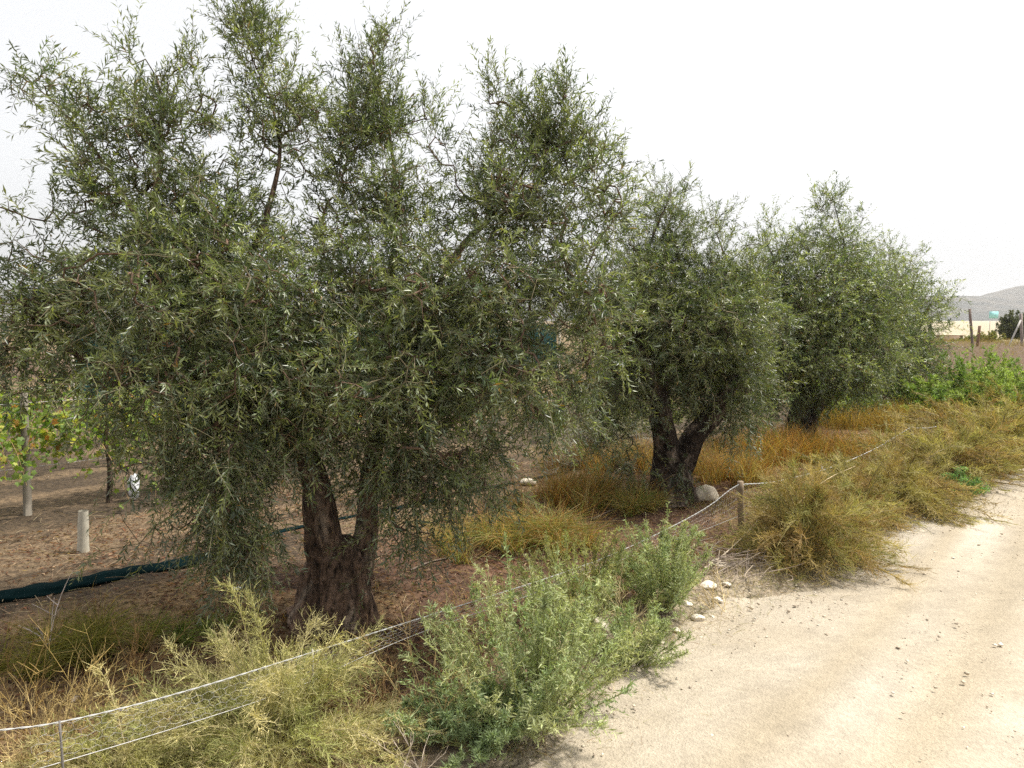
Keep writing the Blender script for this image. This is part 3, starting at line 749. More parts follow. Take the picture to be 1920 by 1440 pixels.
def grass_tuft(label, base, rx, ry, h, n, seed, cols, weights=None, group='clumps of golden grass under the olive trees', name='grass_clump', w=.0045, lean=.26, droop=.32):
    rng = np.random.default_rng(seed)
    k_ = max(6, n // 90); cc_ = rng.normal(size=(k_, 2)) * .5; q = cc_[rng.integers(0, k_, n)] + rng.normal(size=(n, 2)) * .06
    pos = np.stack([base[0] + q[:, 0] * rx, base[1] + q[:, 1] * ry, np.zeros(n)], 1)
    g = Geo(); blades(g, rng, zed(pos), h, w, cols, weights, lean, 3, droop, .3)
    o = g.obj(name, M_GRASS)
    # origin at the base of the clump
    o.data.transform(__import__('mathutils').Matrix.Translation([-float(base[0]), -float(base[1]), -float(base[2])]))
    o.location = [float(v) for v in base]
    o['kind'] = 'thing'
    del o['kind']
    return tag(o, label, 'grass', group)

PAL_Y = [(.35, .33, .14), (.41, .37, .18), (.30, .31, .12), (.46, .40, .21)]
PAL_O = [(.27, .24, .085), (.33, .28, .11), (.23, .22, .075), (.34, .25, .10), (.26, .17, .07)]
PAL_S = [(.27, .315, .155), (.32, .35, .18), (.22, .28, .125), (.36, .37, .19)]
PAL_G = [(.17, .25, .05), (.22, .29, .06), (.13, .20, .04), (.26, .32, .08)]

broom_bush('pale yellow green feathery bush in the foreground, spilling over the wire fence', GG(520, 1405), .80, .56, .56, 185, 48, 101, PAL_Y, fine=.0016, tiny=3, lean=(-.02, .03))
broom_bush('low straw tinted feathery bush at the bottom left corner of the picture', GG(230, 1470), .55, .40, .36, 90, 42, 102, [(.30, .28, .11), (.36, .31, .15), (.27, .27, .10)], fine=.0019, tiny=3)
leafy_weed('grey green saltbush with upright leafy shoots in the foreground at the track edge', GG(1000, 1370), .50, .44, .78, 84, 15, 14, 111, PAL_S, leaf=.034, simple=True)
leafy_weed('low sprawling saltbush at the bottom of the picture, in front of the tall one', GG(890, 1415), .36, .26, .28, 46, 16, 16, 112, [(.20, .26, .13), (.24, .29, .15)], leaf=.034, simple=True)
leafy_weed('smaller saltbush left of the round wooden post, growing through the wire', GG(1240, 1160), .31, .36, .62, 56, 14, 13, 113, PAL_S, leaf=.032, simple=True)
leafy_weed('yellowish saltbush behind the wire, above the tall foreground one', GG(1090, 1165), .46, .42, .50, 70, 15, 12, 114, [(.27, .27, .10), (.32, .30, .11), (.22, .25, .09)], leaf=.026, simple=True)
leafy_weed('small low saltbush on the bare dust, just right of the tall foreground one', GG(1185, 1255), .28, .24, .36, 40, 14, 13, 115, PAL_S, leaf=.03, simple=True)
broom_bush('large feathery bush leaning over the track, right of the round wooden post', GG(1508, 1055), .64, .70, .70, 155, 50, 121, PAL_O, fine=.0023, tiny=1)
broom_bush('brownish feathery bush on the track edge, behind the one by the round post', GG(1680, 955), .80, .85, .70, 150, 48, 122, [(.31, .27, .10), (.27, .23, .085), (.34, .26, .10), (.25, .17, .07)], fine=.0030, tiny=0)
broom_bush('feathery bush on the inner side of the wire, above the brownish one', GG(1590, 925), .75, .7, .46, 110, 44, 123, PAL_O, fine=.0033, tiny=0)
broom_bush('feathery bush on the track edge below the second fence post', GG(1775, 900), 1.0, .95, .72, 135, 44, 124, PAL_O, fine=.0039, tiny=0)
broom_bush('tawny feathery bush where the track leaves the picture on the right', GG(1885, 855), .95, 1.0, .74, 130, 42, 125, [(.31, .27, .10), (.28, .24, .08), (.33, .24, .09)], fine=.0048, tiny=0)
broom_bush('feathery bush behind the second fence post, against the green shrubs', GG(1800, 822), 1.3, 1.2, .62, 125, 40, 126, PAL_O, fine=.0054, tiny=0)
broom_bush('farthest feathery bush at the right edge, below the bright green shrubs', GG(1905, 800), 1.5, 1.4, .85, 125, 40, 127, [(.27, .24, .07), (.23, .21, .065), (.30, .21, .07)], fine=.0065, tiny=0)
broom_bush('small tawny feathery bush in the wire just right of the round wooden post', GG(1500, 972), .40, .42, .40, 90, 42, 129, PAL_O, fine=.0025, tiny=2)
broom_bush('olive tinted feathery bush inside the wire, left of the second fence post', GG(1690, 865), .95, .8, .42, 110, 40, 130, PAL_O, fine=.0042, tiny=0)
broom_bush('straw tinted feathery bush filling the gap above the big one by the post', GG(1600, 985), .50, .55, .50, 100, 42, 133, PAL_O, fine=.0028, tiny=1)
broom_bush('low olive feathery bush on the track edge, below the tawny one at right', GG(1845, 885), .70, .7, .60, 100, 42, 134, PAL_O, fine=.0042, tiny=0)
leafy_weed('small fresh green plant on the dusty track edge among tawny bushes', GG(1800, 938), .2, .2, .3, 26, 13, 12, 128, [(.15, .26, .09), (.18, .29, .10)], leaf=.045, simple=True)

# bright green shrubs beyond the row
for i, (px, py, rx, h, lab) in enumerate([
        (1815, 785, 1.25, 1.25, 'bright green shrub touching the right side of the farthest olive crown'),
        (1895, 775, 1.3, 1.15, 'bright green shrub cut by the right edge of the picture'),
        (1735, 788, .8, .75, 'bright green shrub half hidden in the shade of the farthest olive'),
        (1560, 790, .7, .9, 'green shrub standing behind the pale trunk of the farthest olive')]):
    leafy_weed(lab, GG(px, py), rx, rx, h, 64, 13, 13, 140 + i, PAL_G, leaf=.085, wid=.34, group='bright green shrubs beyond the olive row', name='green_shrub', simple=True)

# golden grass clumps
GOLD = [(.36, .195, .055), (.27, .12, .04), (.25, .20, .06), (.13, .165, .04), (.44, .34, .16)]
grass_tuft('thick green and gold grass clump between the first two olive trunks', GG(1010, 1025), .70, .30, .40, 2600, 151, GOLD, [2, 2, 3, 4, 1], droop=.8)
grass_tuft('russet gold grass clump left of the second olive trunk', GG(1110, 945), .75, .30, .42, 1900, 152, GOLD, [4, 4, 2, 2, 2])
grass_tuft('green tinged grass clump at the foot of the second olive', GG(1180, 955), .40, .25, .30, 1300, 153, GOLD, [1, 1, 3, 4, 1], droop=.7)
grass_tuft('golden grass clump behind the limestone boulder', GG(1370, 900), .8, .4, .44, 2200, 154, GOLD, [4, 2, 2, 1, 2])
grass_tuft('orange gold grass clump below the third olive trunk', GG(1540, 862), 1.1, .45, .50, 2600, 155, [(.42, .215, .045), (.34, .15, .04), (.36, .24, .07), (.20, .18, .05)], w=.0055)
grass_tuft('golden grass clump behind the second olive, against the net', GG(1210, 880), 1.2, .4, .45, 1900, 156, GOLD, [4, 3, 2, 1, 2], w=.005)
grass_tuft('dark green grass clump in the shade at lower left', GG(170, 1235), .34, .22, .30, 1300, 157, [(.14, .15, .03), (.18, .17, .035), (.24, .19, .05)], droop=.7)
grass_tuft('small green grass clump left of the thick olive trunk', GG(350, 1180), .2, .14, .17, 420, 158, [(.12, .17, .035), (.15, .18, .04)], droop=.7)
grass_tuft('golden grass clump right of the second olive, below its crown', GG(1440, 855), 1.0, .4, .45, 2000, 159, GOLD, [4, 3, 2, 1, 2], w=.005)
grass_tuft('brownish grass clump in front of the farthest olive trunk', GG(1630, 800), 1.6, .6, .5, 2600, 160, [(.28, .17, .045), (.22, .17, .05), (.32, .2, .05)], w=.007)

# grass and small weeds that nobody could count
def scatter_grass():
    rng = np.random.default_rng(200)
    g = Geo()
    # verge between fence and track, and a strip inside the fence
    n = 20000
    s = rng.uniform(-1.5, 16, n); e = edge_at(s)
    d = rng.uniform(-.75, .9, n)
    keep = (d < e - .05 + rng.normal(size=n) * .06) & (fbm(s * 1.5, d * 1.5 + 9, 210) > .40)
    s, d = s[keep], d[keep]
    pos = np.stack([F0[0] + FD[0] * s + FN[0] * d, F0[1] + FD[1] * s + FN[1] * d, s * 0], 1)
    blades(g, rng, zed(pos), .13, .0026, [(.36, .28, .12), (.30, .25, .09), (.24, .25, .08), (.40, .32, .17), (.20, .13, .07)], None, .6)
    n = 5200
    s = rng.uniform(-1.5, 12, n); d = edge_at(s) + rng.gamma(1.2, .11, n) - .12
    keep = fbm(s * 2.5, d * 2.5 + 5, 215) > .47
    s, d = s[keep], d[keep]
    pos = np.stack([F0[0] + FD[0] * s + FN[0] * d, F0[1] + FD[1] * s + FN[1] * d, s * 0], 1)
    pos = zed(pos) + [0, 0, .02]
    blades(g, rng, pos, .075, .0024, [(.34, .28, .15), (.26, .22, .10), (.20, .22, .09), (.24, .15, .09)], None, 1.3)
    # sparse short grass in the orchard, denser towards the far trees
    n = 26000
    x = rng.uniform(-5, 10, n); y = rng.uniform(2.5, 17, n)
    dd, ss = fcoord(x, y)
    den = fbm(x * .8, y * .8, 220)
    keep = (dd < -.3) & (dd > -2.6) & (den > .50 - .02 * (y - 4)) & (rng.random(n) < .25 + .06 * y)
    pos = np.stack([x[keep], y[keep], x[keep] * 0], 1)
    blades(g, rng, zed(pos), .15, .003, [(.26, .15, .06), (.34, .22, .08), (.22, .20, .06), (.38, .24, .06)], None, .6)
    # beyond the row
    n = 24000
    x = rng.uniform(-8, 34, n); y = rng.uniform(13, 44, n); dd, ss = fcoord(x, y)
    keep = (dd < edge_at(ss) - .2) & (x > -4 + 0 * y)
    pos = np.stack([x[keep], y[keep], x[keep] * 0], 1)
    blades(g, rng, zed(pos), .35, .012, [(.24, .18, .06), (.30, .21, .07), (.18, .17, .05), (.20, .12, .06)], None, .5, seg=3)
    o = g.obj('dry_grass', M_GRASS, kind='stuff')
    tag(o, 'dry straw coloured grass and weeds scattered along the verge and orchard floor', 'grass')
scatter_grass()

def leaf_litter():
    rng = np.random.default_rng(300)
    n = 180000
    x = rng.uniform(-5.0, 4.5, n); y = 2.6 + 8.0 * rng.random(n) ** 1.25
    d, s = fcoord(x, y)
    keep = (d < .15) & (d > -4.6) & (rng.random(n) < (.5 + .5 * (d > -2.3)) * (.35 + .65 * sstep(.38, .6, fbm(x * 1.2, y * 1.2, 310))))
    x, y = x[keep], y[keep]; n = len(x)
    pos = np.stack([x, y, hgt(x, y) + rng.uniform(.002, .012, n)], 1)
    a = rng.uniform(0, 2 * pi, n)
    dr = np.stack([np.cos(a), np.sin(a), rng.normal(size=n) * .22], 1)
    nn = np.stack([rng.normal(size=n) * .35, rng.normal(size=n) * .35, np.ones(n)], 1)
    L = rng.uniform(.02, .055, n)
    g = Geo(); add_leaves(g, pos, dr, nn, L, L * rng.uniform(.15, .3, n), pick(rng, n, [(.15, .065, .034), (.10, .052, .032), (.22, .115, .06), (.34, .24, .15), (.06, .036, .026)], [4, 4, 3, 1.2, 4], .25), .15, True)
    # fine straw
    k = 9000
    x = rng.uniform(-5, 6, k); y = 2.3 + 8 * rng.random(k); d, s = fcoord(x, y); q = (d < edge_at(s)) & (d > -5); x, y = x[q], y[q]; k = len(x)
    a = rng.uniform(0, 2 * pi, k); L = rng.uniform(.05, .2, k)
    p0 = np.stack([x, y, hgt(x, y) + .008], 1); p1 = p0 + np.stack([np.cos(a) * L, np.sin(a) * L, rng.uniform(-.005, .03, k)], 1)
    add_ribbons(g, np.stack([p0, (p0 + p1) / 2 + [0, 0, .006], p1], 1), np.full(k, .003), pick(rng, k, [(.32, .22, .14), (.22, .15, .1), (.42, .34, .22)]), rng, .7)
    tag(g.obj('leaf_litter', M_GRASS, kind='stuff'), 'reddish brown fallen leaves and straw under the olive trees', 'litter')
leaf_litter()

def stone_mesh(g, c, r, rng, tint, sub=1, flat=.65):
    """irregular faceted stone"""
    import bmesh
    bm = bmesh.new(); bmesh.ops.create_icosphere(bm, subdivisions=sub, radius=1)
    V = np.array([v.co for v in bm.verts]); F = np.array([[v.index for v in f.verts] for f in bm.faces]); bm.free()
    k = nrm(rng.normal(size=(7, 3))); cut = rng.uniform(.45, .85, 7)
    for kk, cc in zip(k, cut):
        h = V @ kk; V = V - np.maximum(h - cc, 0)[:, None] * kk
    V = V * (1 + .22 * (fbm(V[:, 0] * 3 + c[0], V[:, 1] * 3 + V[:, 2] * 2, 5)[:, None] - .5))
    V = V * np.array([r[0], r[1], r[2] if len(r) > 2 else r[0] * flat])
    a = rng.uniform(0, pi); R = np.array([[cos(a), -sin(a), 0], [sin(a), cos(a), 0], [0, 0, 1]])
    g.add(V @ R.T + np.asarray(c), np.asarray(tint) * (1 + .25 * (fbm(V[:, 0] * 20, V[:, 1] * 20 + V[:, 2] * 20, 8)[:, None] - .5)), f3=F)

def gravel():
    rng = np.random.default_rng(400)
    protos = []
    for i in range(6):
        V = np.array([(1, 0, 0), (0, .8, 0), (-.9, .1, 0), (.1, -.75, 0), (.1, .05, .6), (-.1, 0, -.5)]) * rng.uniform(.65, 1.25, (6, 3)) + rng.normal(size=(6, 3)) * .12
        protos.append((V, np.array([(0, 1, 4), (1, 2, 4), (2, 3, 4), (3, 0, 4), (1, 0, 5), (2, 1, 5), (3, 2, 5), (0, 3, 5)])))
    n = 24000
    s = rng.uniform(-2, 9, n); r = rng.uniform(-.1, 5.0, n); e = edge_at(s)
    edge = np.exp(-((r - .15) / .35) ** 2) + .9 * np.exp(-((r - 3.6) / .9) ** 2) + .25
    keep = rng.random(n) < edge * (.35 + sstep(.4, .65, fbm(s * 1.1, r * 1.1, 410)))
    s, r, e = s[keep], r[keep], e[keep]
    x = F0[0] + FD[0] * s + FN[0] * (e + r); y = F0[1] + FD[1] * s + FN[1] * (e + r)
    size = rng.gamma(1.3, .0030, len(x)) + .0024
    g = Geo(); z = track_z(x, y)
    col = pick(rng, len(x), [(.52, .44, .33), (.40, .33, .25), (.62, .56, .46), (.30, .24, .18)], None, .15)
    pi_ = rng.integers(0, 6, len(x)); an = rng.uniform(0, 2 * pi, len(x))
    for k in range(6):
        q = pi_ == k; V, F = protos[k]; c, sn = np.cos(an[q]), np.sin(an[q])
        W = np.stack([V[None, :, 0] * c[:, None] - V[None, :, 1] * sn[:, None], V[None, :, 0] * sn[:, None] + V[None, :, 1] * c[:, None], np.broadcast_to(V[None, :, 2], (q.sum(), len(V)))], -1) * size[q][:, None, None]
        W = W + np.stack([x[q], y[q], z[q] + size[q] * .15], -1)[:, None]
        FF = (np.arange(q.sum()) * len(V))[:, None, None] + F[None]
        g.add(W, col[q].repeat(len(V), 0), f3=FF.reshape(-1, 3))
    tag(g.obj('gravel', M_STONE, kind='stuff'), 'small loose gravel scattered over the pale dirt track', 'gravel')
gravel()

def stone(name, label, px, py, r, seed, tint, cat='stone', group=None, lift=.4):
    rng = np.random.default_rng(seed)
    b = GG(px, py)
    g = Geo(); stone_mesh(g, (0, 0, 0), r, rng, tint, 3)
    o = g.obj(name, M_STONE); o.location = (b[0], b[1], b[2] + r[2] * lift)
    return tag(o, label, cat, group)
stone('boulder', 'pale angular limestone boulder right of the second olive trunk', 1324, 936, (.155, .12, .105), 501, (.60, .52, .40), 'boulder')
for i, (px, py, r, lab) in enumerate([
        (1120, 1200, .09, 'flat pale stone showing behind the foreground saltbush'),
        (1350, 1075, .08, 'flat pale stone among dry twigs below the round wooden post'),
        (990, 912, .10, 'pale stone lying on the teal net between the first two olives'),
        (140, 1312, .025, 'small pinkish stone in the litter at lower left'),
        (1768, 1375, .012, 'lone grey pebble on the track at lower right')]):
    stone('stone', lab, px, py, (r, r * .75, r * .5), 510 + i, (.60, .53, .42) if i < 3 else (.42, .34, .28), 'stone', 'loose stones on the verge')

for i, (px, py, r, lab) in enumerate([
        (1326, 1116, .06, 'largest cream stone on the dusty verge, left of the dry twig heap'),
        (1308, 1170, .045, 'white stone on bare dust, lower of the two biggest on the verge'),
        (1290, 1148, .035, 'white stone touching the right side of the smaller saltbush'),
        (1345, 1138, .04, 'white stone on the dust just below the largest cream stone'),
        (1268, 1192, .03, 'small white stone at the lower right foot of the smaller saltbush'),
        (1318, 1202, .028, 'small white stone nearest the open track on the verge'),
        (1362, 1112, .035, 'white stone under the near end of the dry twig heap'),
        (1335, 1165, .025, 'tiny white stone right of the verge stones, in short straw'),
        (1215, 1222, .03, 'leftmost small white stone on the verge, between two saltbushes'),
        (1240, 1212, .022, 'smallest white pebble on the verge, between two saltbushes')]):
    stone('stone', lab, px, py, (r, r * .8, r * .55), 540 + i, (.62, .56, .46), 'stone', 'white stones on the dusty verge')

# ------------------------------------------------------------------ fence
def tube_line(P, r, mat, name, parent, k=6, col=(.6, .6, .6), step=.06):
    P = smooth_line(np.asarray(P, float), step)
    g = Geo(); add_tubes(g, P[None], np.full((1, len(P)), r), k, np.asarray(col), np.random.default_rng(1), cap=True)
    return g.obj(name, mat, parent, smooth=True)
fence = thing('wire_fence', 'low fence of white cord, chicken wire and wooden posts beside the dirt track', 'fence', [F1[0], F1[1], hg(*F1)])
TOP = [(-120, 1384), (0, 1369), (110, 1357), (330, 1303), (580, 1225), (880, 1130), (1040, 1080), (1150, 1040), (1250, 993), (1330, 950), (1368, 918), (1386, 908)]
top3 = np.array([fpix(*p) for p in TOP])
LOW = [(60, 1445), (140, 1422), (330, 1365), (560, 1290), (660, 1240), (800, 1180), (1000, 1115), (1130, 1062), (1290, 1004), (1330, 990), (1394, 964)]
low3 = np.array([fpix(*p) for p in LOW])
def twisted(P, r, name, pitch=.05):
    P = smooth_line(P, .012); L = np.r_[0, np.cumsum(np.linalg.norm(np.diff(P, axis=0), axis=1))]
    T = nrm(np.gradient(P, axis=0)); S = nrm(np.cross(T, [0, 0, 1.])); B = np.cross(S, T)
    for q in (0, pi):
        a = L / pitch * 2 * pi / 2 + q
        Q = P + (S * np.cos(a)[:, None] + B * np.sin(a)[:, None]) * r * .9
        g = Geo(); add_tubes(g, Q[None], np.full((1, len(Q)), r), 5, np.array([.7, .7, .68]), np.random.default_rng(1)); g.obj(name, M_ROPE, fence, smooth=True)
twisted(top3, .0017, 'top_cord')
tube_line(low3, .0017, M_WIRE, 'lower_wire', fence, 5)
# second span
TOP2 = [(1388, 908), (1440, 906), (1500, 893), (1560, 877), (1640, 843), (1690, 812), (1706, 802)]
TOP3 = [(1708, 802), (1740, 803), (1775, 795), (1810, 780), (1835, 766)]
twisted(np.array([fpix(*p) for p in TOP2]), .003, 'top_cord', .08)
twisted(np.array([fpix(*p) for p in TOP3]), .0045, 'top_cord', .1)
def post(px, py_top, py_bot, r, lean=(0, 0), k=14, col=(.20, .15, .10), tip=0):
    top = fpix(px, py_top); bot = np.array([top[0] + lean[0], top[1] + lean[1], hg(top[0], top[1]) - .06])
    t = np.linspace(0, 1, 9)[:, None]; P = bot * (1 - t) + (top + [0, 0, .012]) * t
    R = r * (1.06 - .12 * t[:, 0]) * (1 + .04 * np.sin(np.arange(9) * 2.1))
    g = Geo(); add_tubes(g, P[None], R[None], k, np.asarray(col), np.random.default_rng(3), cap=True)
    return g.obj('post', M_WOOD, fence, smooth=False)
post(1388, 905, 1000, .028, (.03, .0))
post(1708, 800, 860, .035, (.02, 0), col=(.42, .38, .32))
post(1541, 876, 910, .009, (0, 0), 8, (.5, .48, .42))
post(112, 1358, 1500, .004, (.01, 0), 6, (.17, .155, .14))
post(586, 1222, 1350, .004, (.0, 0), 6, (.5, .48, .45))
post(1834, 764, 820, .04, (0, 0), 10, (.42, .38, .32))
# chicken wire hung between the cord and the lower wire
def chicken(a, b, name, cell=.042, wr=.0006, hh=None):
    g = Geo(); rng = np.random.default_rng(5)
    sa = fcoord(a[:, 0], a[:, 1])[1]; sb = fcoord(b[:, 0], b[:, 1])[1]
    s0, s1 = max(sa.min(), sb.min()), min(sa.max(), sb.max())
    def pt(s, v):
        zt = np.interp(s, sa, a[:, 2]) - .003; zb = np.interp(s, sb, b[:, 2])
        if hh is not None: zb = zt - hh
        z = zt + (zb - zt) * v
        off = .006 * np.sin(s * 9 + v * 3) + .01 * np.sin(s * 3.1) * v
        return np.stack([F0[0] + FD[0] * s + FN[0] * off, F0[1] + FD[1] * s + FN[1] * off, z], -1)
    rows = 5; cols = int((s1 - s0) / cell); seg = []
    for r_ in range(rows):
        v0 = r_ / rows
        for c in range(cols):
            sc = s0 + (c + .5 * (r_ % 2)) * cell; dv = 1 / rows
            A0 = (sc, v0 + dv * .30); A1 = (sc + cell / 2, v0); A2 = (sc + cell, v0 + dv * .30); A3 = (sc, v0 + dv)
            seg += [(A0, A1), (A1, A2), (A0, A3)]
    seg = np.array(seg); seg = seg + rng.normal(size=seg.shape) * np.array([.003, .012])
    seg[..., 0] = np.clip(seg[..., 0], s0, s1); seg[..., 1] = np.clip(seg[..., 1], 0, 1)
    P = np.stack([pt(seg[:, 0, 0], seg[:, 0, 1]), pt(seg[:, 1, 0], seg[:, 1, 1])], 1)
    n = len(P); add_tubes(g, P, np.full((n, 2), wr), 3, np.array([.6, .6, .58]), rng)
    g.obj(name, M_WIRE, fence, kind='stuff')
chicken(smooth_line(top3, .05), smooth_line(low3, .05), 'chicken_wire')
t2 = smooth_line(np.array([fpix(*p) for p in TOP2]), .05); t2 = t2[np.argsort(fcoord(t2[:, 0], t2[:, 1])[1])]
chicken(t2, t2, 'chicken_wire', cell=.05, wr=.0007, hh=.3)
t3 = smooth_line(np.array([fpix(*p) for p in TOP3]), .05); t3 = t3[np.argsort(fcoord(t3[:, 0], t3[:, 1])[1])]
chicken(t3, t3, 'chicken_wire', cell=.06, wr=.001, hh=.3)

# ------------------------------------------------------------------ rolled teal shade net lying behind the trees
def net_roll():
    px = [(-150, 1150), (0, 1128), (110, 1108), (230, 1082), (330, 1062), (400, 1045), (470, 1012), (560, 985), (700, 960), (850, 935), (950, 912), (1050, 888), (1120, 872), (1190, 852), (1260, 835)]
    P = np.array([np.r_[GG(*p)] for p in px])
    rad = np.interp(np.arange(len(px)), [0, 5, 6, 8, 14], [.062, .05, .024, .018, .016])
    L = smooth_line(np.c_[P, rad], .03)
    g = Geo(); sides = 16; n = len(L)
    T = nrm(np.gradient(L[:, :3], axis=0)); S = nrm(np.cross(T, [0, 0, 1.])); B = np.array([0, 0, 1.])
    a = np.arange(sides) * 2 * pi / sides
    s = np.r_[0, np.cumsum(np.linalg.norm(np.diff(L[:, :3], axis=0), axis=1))]
    A, H = np.meshgrid(a, s)
    f = 1 + .6 * (fbm(A * 1.5 + 3, H * 2.5, 600) - .5) + .35 * (fbm(np.cos(A) * 3 + 20, H * 12, 610) - .5) + .12 * np.sin(A * 5 + H * 14)
    V = L[:, None, :3] + (S[:, None] * np.cos(A)[..., None] * 1.5 + B[None, None] * (np.sin(A)[..., None] * .62 + .30)) * (L[:, 3][:, None] * f)[..., None]
    i = (np.arange(n - 1) * sides)[:, None] + np.arange(sides)[None]; i1 = (np.arange(n - 1) * sides)[:, None] + (np.arange(sides)[None] + 1) % sides
    g.add(V, [.02, .08, .08], f4=np.stack([i, i1, i1 + sides, i + sides], -1).reshape(-1, 4))
    return tag(g.obj('shade_net', M_NET, smooth=True), 'rolled dark teal shade net lying on the ground behind the olive trunks', 'net')
net_roll()

# ------------------------------------------------------------------ vineyard behind
def cyl_thing(name, label, cat, base, h, r0, r1, mat, col, group=None, lean=(0, 0), k=14, hollow=False):
    t = np.linspace(0, 1, 7)[:, None]; P = np.array([0, 0, -.05]) * (1 - t) + np.array([lean[0], lean[1], h]) * t
    R = r0 * (1 - t[:, 0]) + r1 * t[:, 0]; R = R * (1 + .03 * np.sin(np.arange(7) * 1.9))
    g = Geo(); add_tubes(g, P[None], R[None], k, np.asarray(col), np.random.default_rng(2), cap=not hollow)
    if hollow:
        add_tubes(g, P[None], R[None] * .9, k, np.asarray(col) * .6, np.random.default_rng(2))
    o = g.obj(name, mat, smooth=True); o.location = [float(q) for q in base]
    return tag(o, label, cat, group)
def vine(label, base, seed, w, n, row_dir):
    rng = np.random.default_rng(seed)
    root = thing('grape_vine', label, 'vine', base, 'grape vines on the trellis')
    g = Geo(); b = np.asarray(base)
    q = smooth_line(np.array([np.r_[b - [0, 0, .05], .03], np.r_[b + [.03, .02, .3], .025], np.r_[b + [-.02, .03, .6], .02], np.r_[b + [.02, .0, .8], .015]]), .05)
    gnarled(g, q, 9, (.12, .085, .06), seed, .2); g.obj('trunk', M_BARK, root, smooth=True)
    m = 60; u = rng.uniform(-1, 1, m)
    start = b + np.stack([row_dir[0] * u * w * .5, row_dir[1] * u * w * .5, .8 + rng.normal(size=m) * .08], 1)
    d = nrm(np.stack([rng.normal(size=m) * .6, rng.normal(size=m) * .6, rng.normal(size=m) * .5 + .15], 1)); L = rng.uniform(.3, .7, m)
    t = np.linspace(0, 1, 6)[None, :, None]
    S = start[:, None] + d[:, None] * t * L[:, None, None] + np.array([0, 0, -.75]) * t ** 2 * L[:, None, None]
    g = Geo(); add_tubes(g, S, np.broadcast_to(np.linspace(.004, .0018, 6), (m, 6)), 4, pick(rng, m, [(.26, .17, .08), (.2, .2, .08)]), rng)
    g.obj('canes', M_TWIG, root, kind='stuff')
    k = n // m; f = rng.uniform(.05, 1, (m, k))
    pos = (start[:, None] + d[:, None] * f[..., None] * L[:, None, None] + np.array([0, 0, -.75]) * (f ** 2)[..., None] * L[:, None, None]).reshape(-1, 3) + rng.normal(size=(m * k, 3)) * .05
    N = len(pos)
    nn = nrm(rng.normal(size=(N, 3)) + [0, -.3, .9]); dr = nrm(rng.normal(size=(N, 3)) + [0, 0, -.6]); s = nrm(np.cross(dr, nn)); dr = np.cross(nn, s)
    # five-lobed leaf blade
    ang = np.array([0, 35, 70, 110, 150, 180, 210, 250, 290, 325]) * pi / 180; rad = np.array([1.0, .62, .95, .6, .8, .25, .8, .6, .95, .62])
    sz = rng.uniform(.024, .046, N)
    V = pos[:, None] + (dr[:, None] * np.cos(ang)[None, :, None] + s[:, None] * np.sin(ang)[None, :, None]) * (rad[None] * sz[:, None])[..., None] - nn[:, None] * (rad[None] ** 2 * sz[:, None] * .25)[..., None]
    V = np.concatenate([pos[:, None], V], 1)
    i = (np.arange(N) * 11)[:, None, None]; j = np.arange(10)
    F = i + np.stack([np.zeros(10, int), 1 + j, 1 + (j + 1) % 10], -1)[None]
    g = Geo(); g.add(V, pick(rng, N, [(.12, .20, .03), (.18, .25, .035), (.33, .34, .05), (.40, .36, .07), (.36, .16, .04), (.09, .15, .03)], [5, 5, 3, 1.5, .8, 3]).repeat(11, 0), f3=F.reshape(-1, 3))
    g.obj('foliage', M_VINE, root, kind='stuff')
ROWD = FD
NRM = -FN
A0 = G(52, 965)[:2]
def row_pt(s, off):
    p = A0 + ROWD * s + NRM * off
    return np.array([p[0], p[1], hg(*p)])
POSTG = 'vineyard posts behind the first olive'
for s, off, h, lab in [(0, 0, 1.15, 'grey wooden vineyard post at the left edge, vine leaves over its top'),
                       (2.4, 0, 1.2, 'grey wooden vineyard post half hidden by the first olive crown'),
                       (4.8, 0, 1.2, 'vineyard post behind the first olive trunk, second along the front row'),
                       (7.2, 0, 1.2, 'farthest vineyard post of the front row, behind the first olive'),
                       (1.5, 1.8, 1.2, 'vineyard post in the back row, left of the first olive'),
                       (3.9, 1.8, 1.2, 'vineyard post in the back row, behind the hanging olive skirt')]:
    cyl_thing('vineyard_post', lab, 'post', row_pt(s, off), h, .036, .033, M_WOOD, (.20, .175, .14), POSTG, (.02, .01))
cyl_thing('tree_guard', 'short white plastic tree guard tube standing on the bare vineyard soil', 'tube', GG(155, 1032), .33, .045, .036, M_TUBE, (.6, .58, .5), None, (.02, 0), 16, True)
cyl_thing('tree_guard', 'slim white tree guard tube seen through the olive leaves, farther back', 'tube', GG(322, 898), .40, .04, .036, M_TUBE, (.6, .58, .5), None, (0, 0), 14, True)
vl = [(-1.0, 0, 'grape vine at the far left edge, leaves cut by the picture border'), (.7, 0, 'grape vine with yellowing leaves beside the grey vineyard post'),
      (2.2, 0, 'grape vine behind the left half of the first olive crown'), (3.9, 0, 'grape vine behind the hanging olive skirt'), (5.6, 0, 'grape vine behind the first olive trunk'),
      (-.4, 1.8, 'grape vine in the second row at the left edge'), (1.4, 1.8, 'grape vine in the second row behind the yellowing one'), (3.2, 1.8, 'grape vine in the second row behind the olive crown'), (5.0, 1.8, 'grape vine farthest along the second row'),
      (-.6, 3.6, 'grape vine in the third row at the left edge'), (1.2, 3.6, 'grape vine in the third row, second from the left edge'), (3.0, 3.6, 'grape vine in the third row behind the olive crown'), (4.8, 3.6, 'grape vine farthest along the third row')]
for i, (s, off, lab) in enumerate(vl):
    vine(lab, row_pt(s, off), 700 + i, 1.9, 1500 if i in (0, 1, 5) else 900 if i in (9, 10) else 420, ROWD)
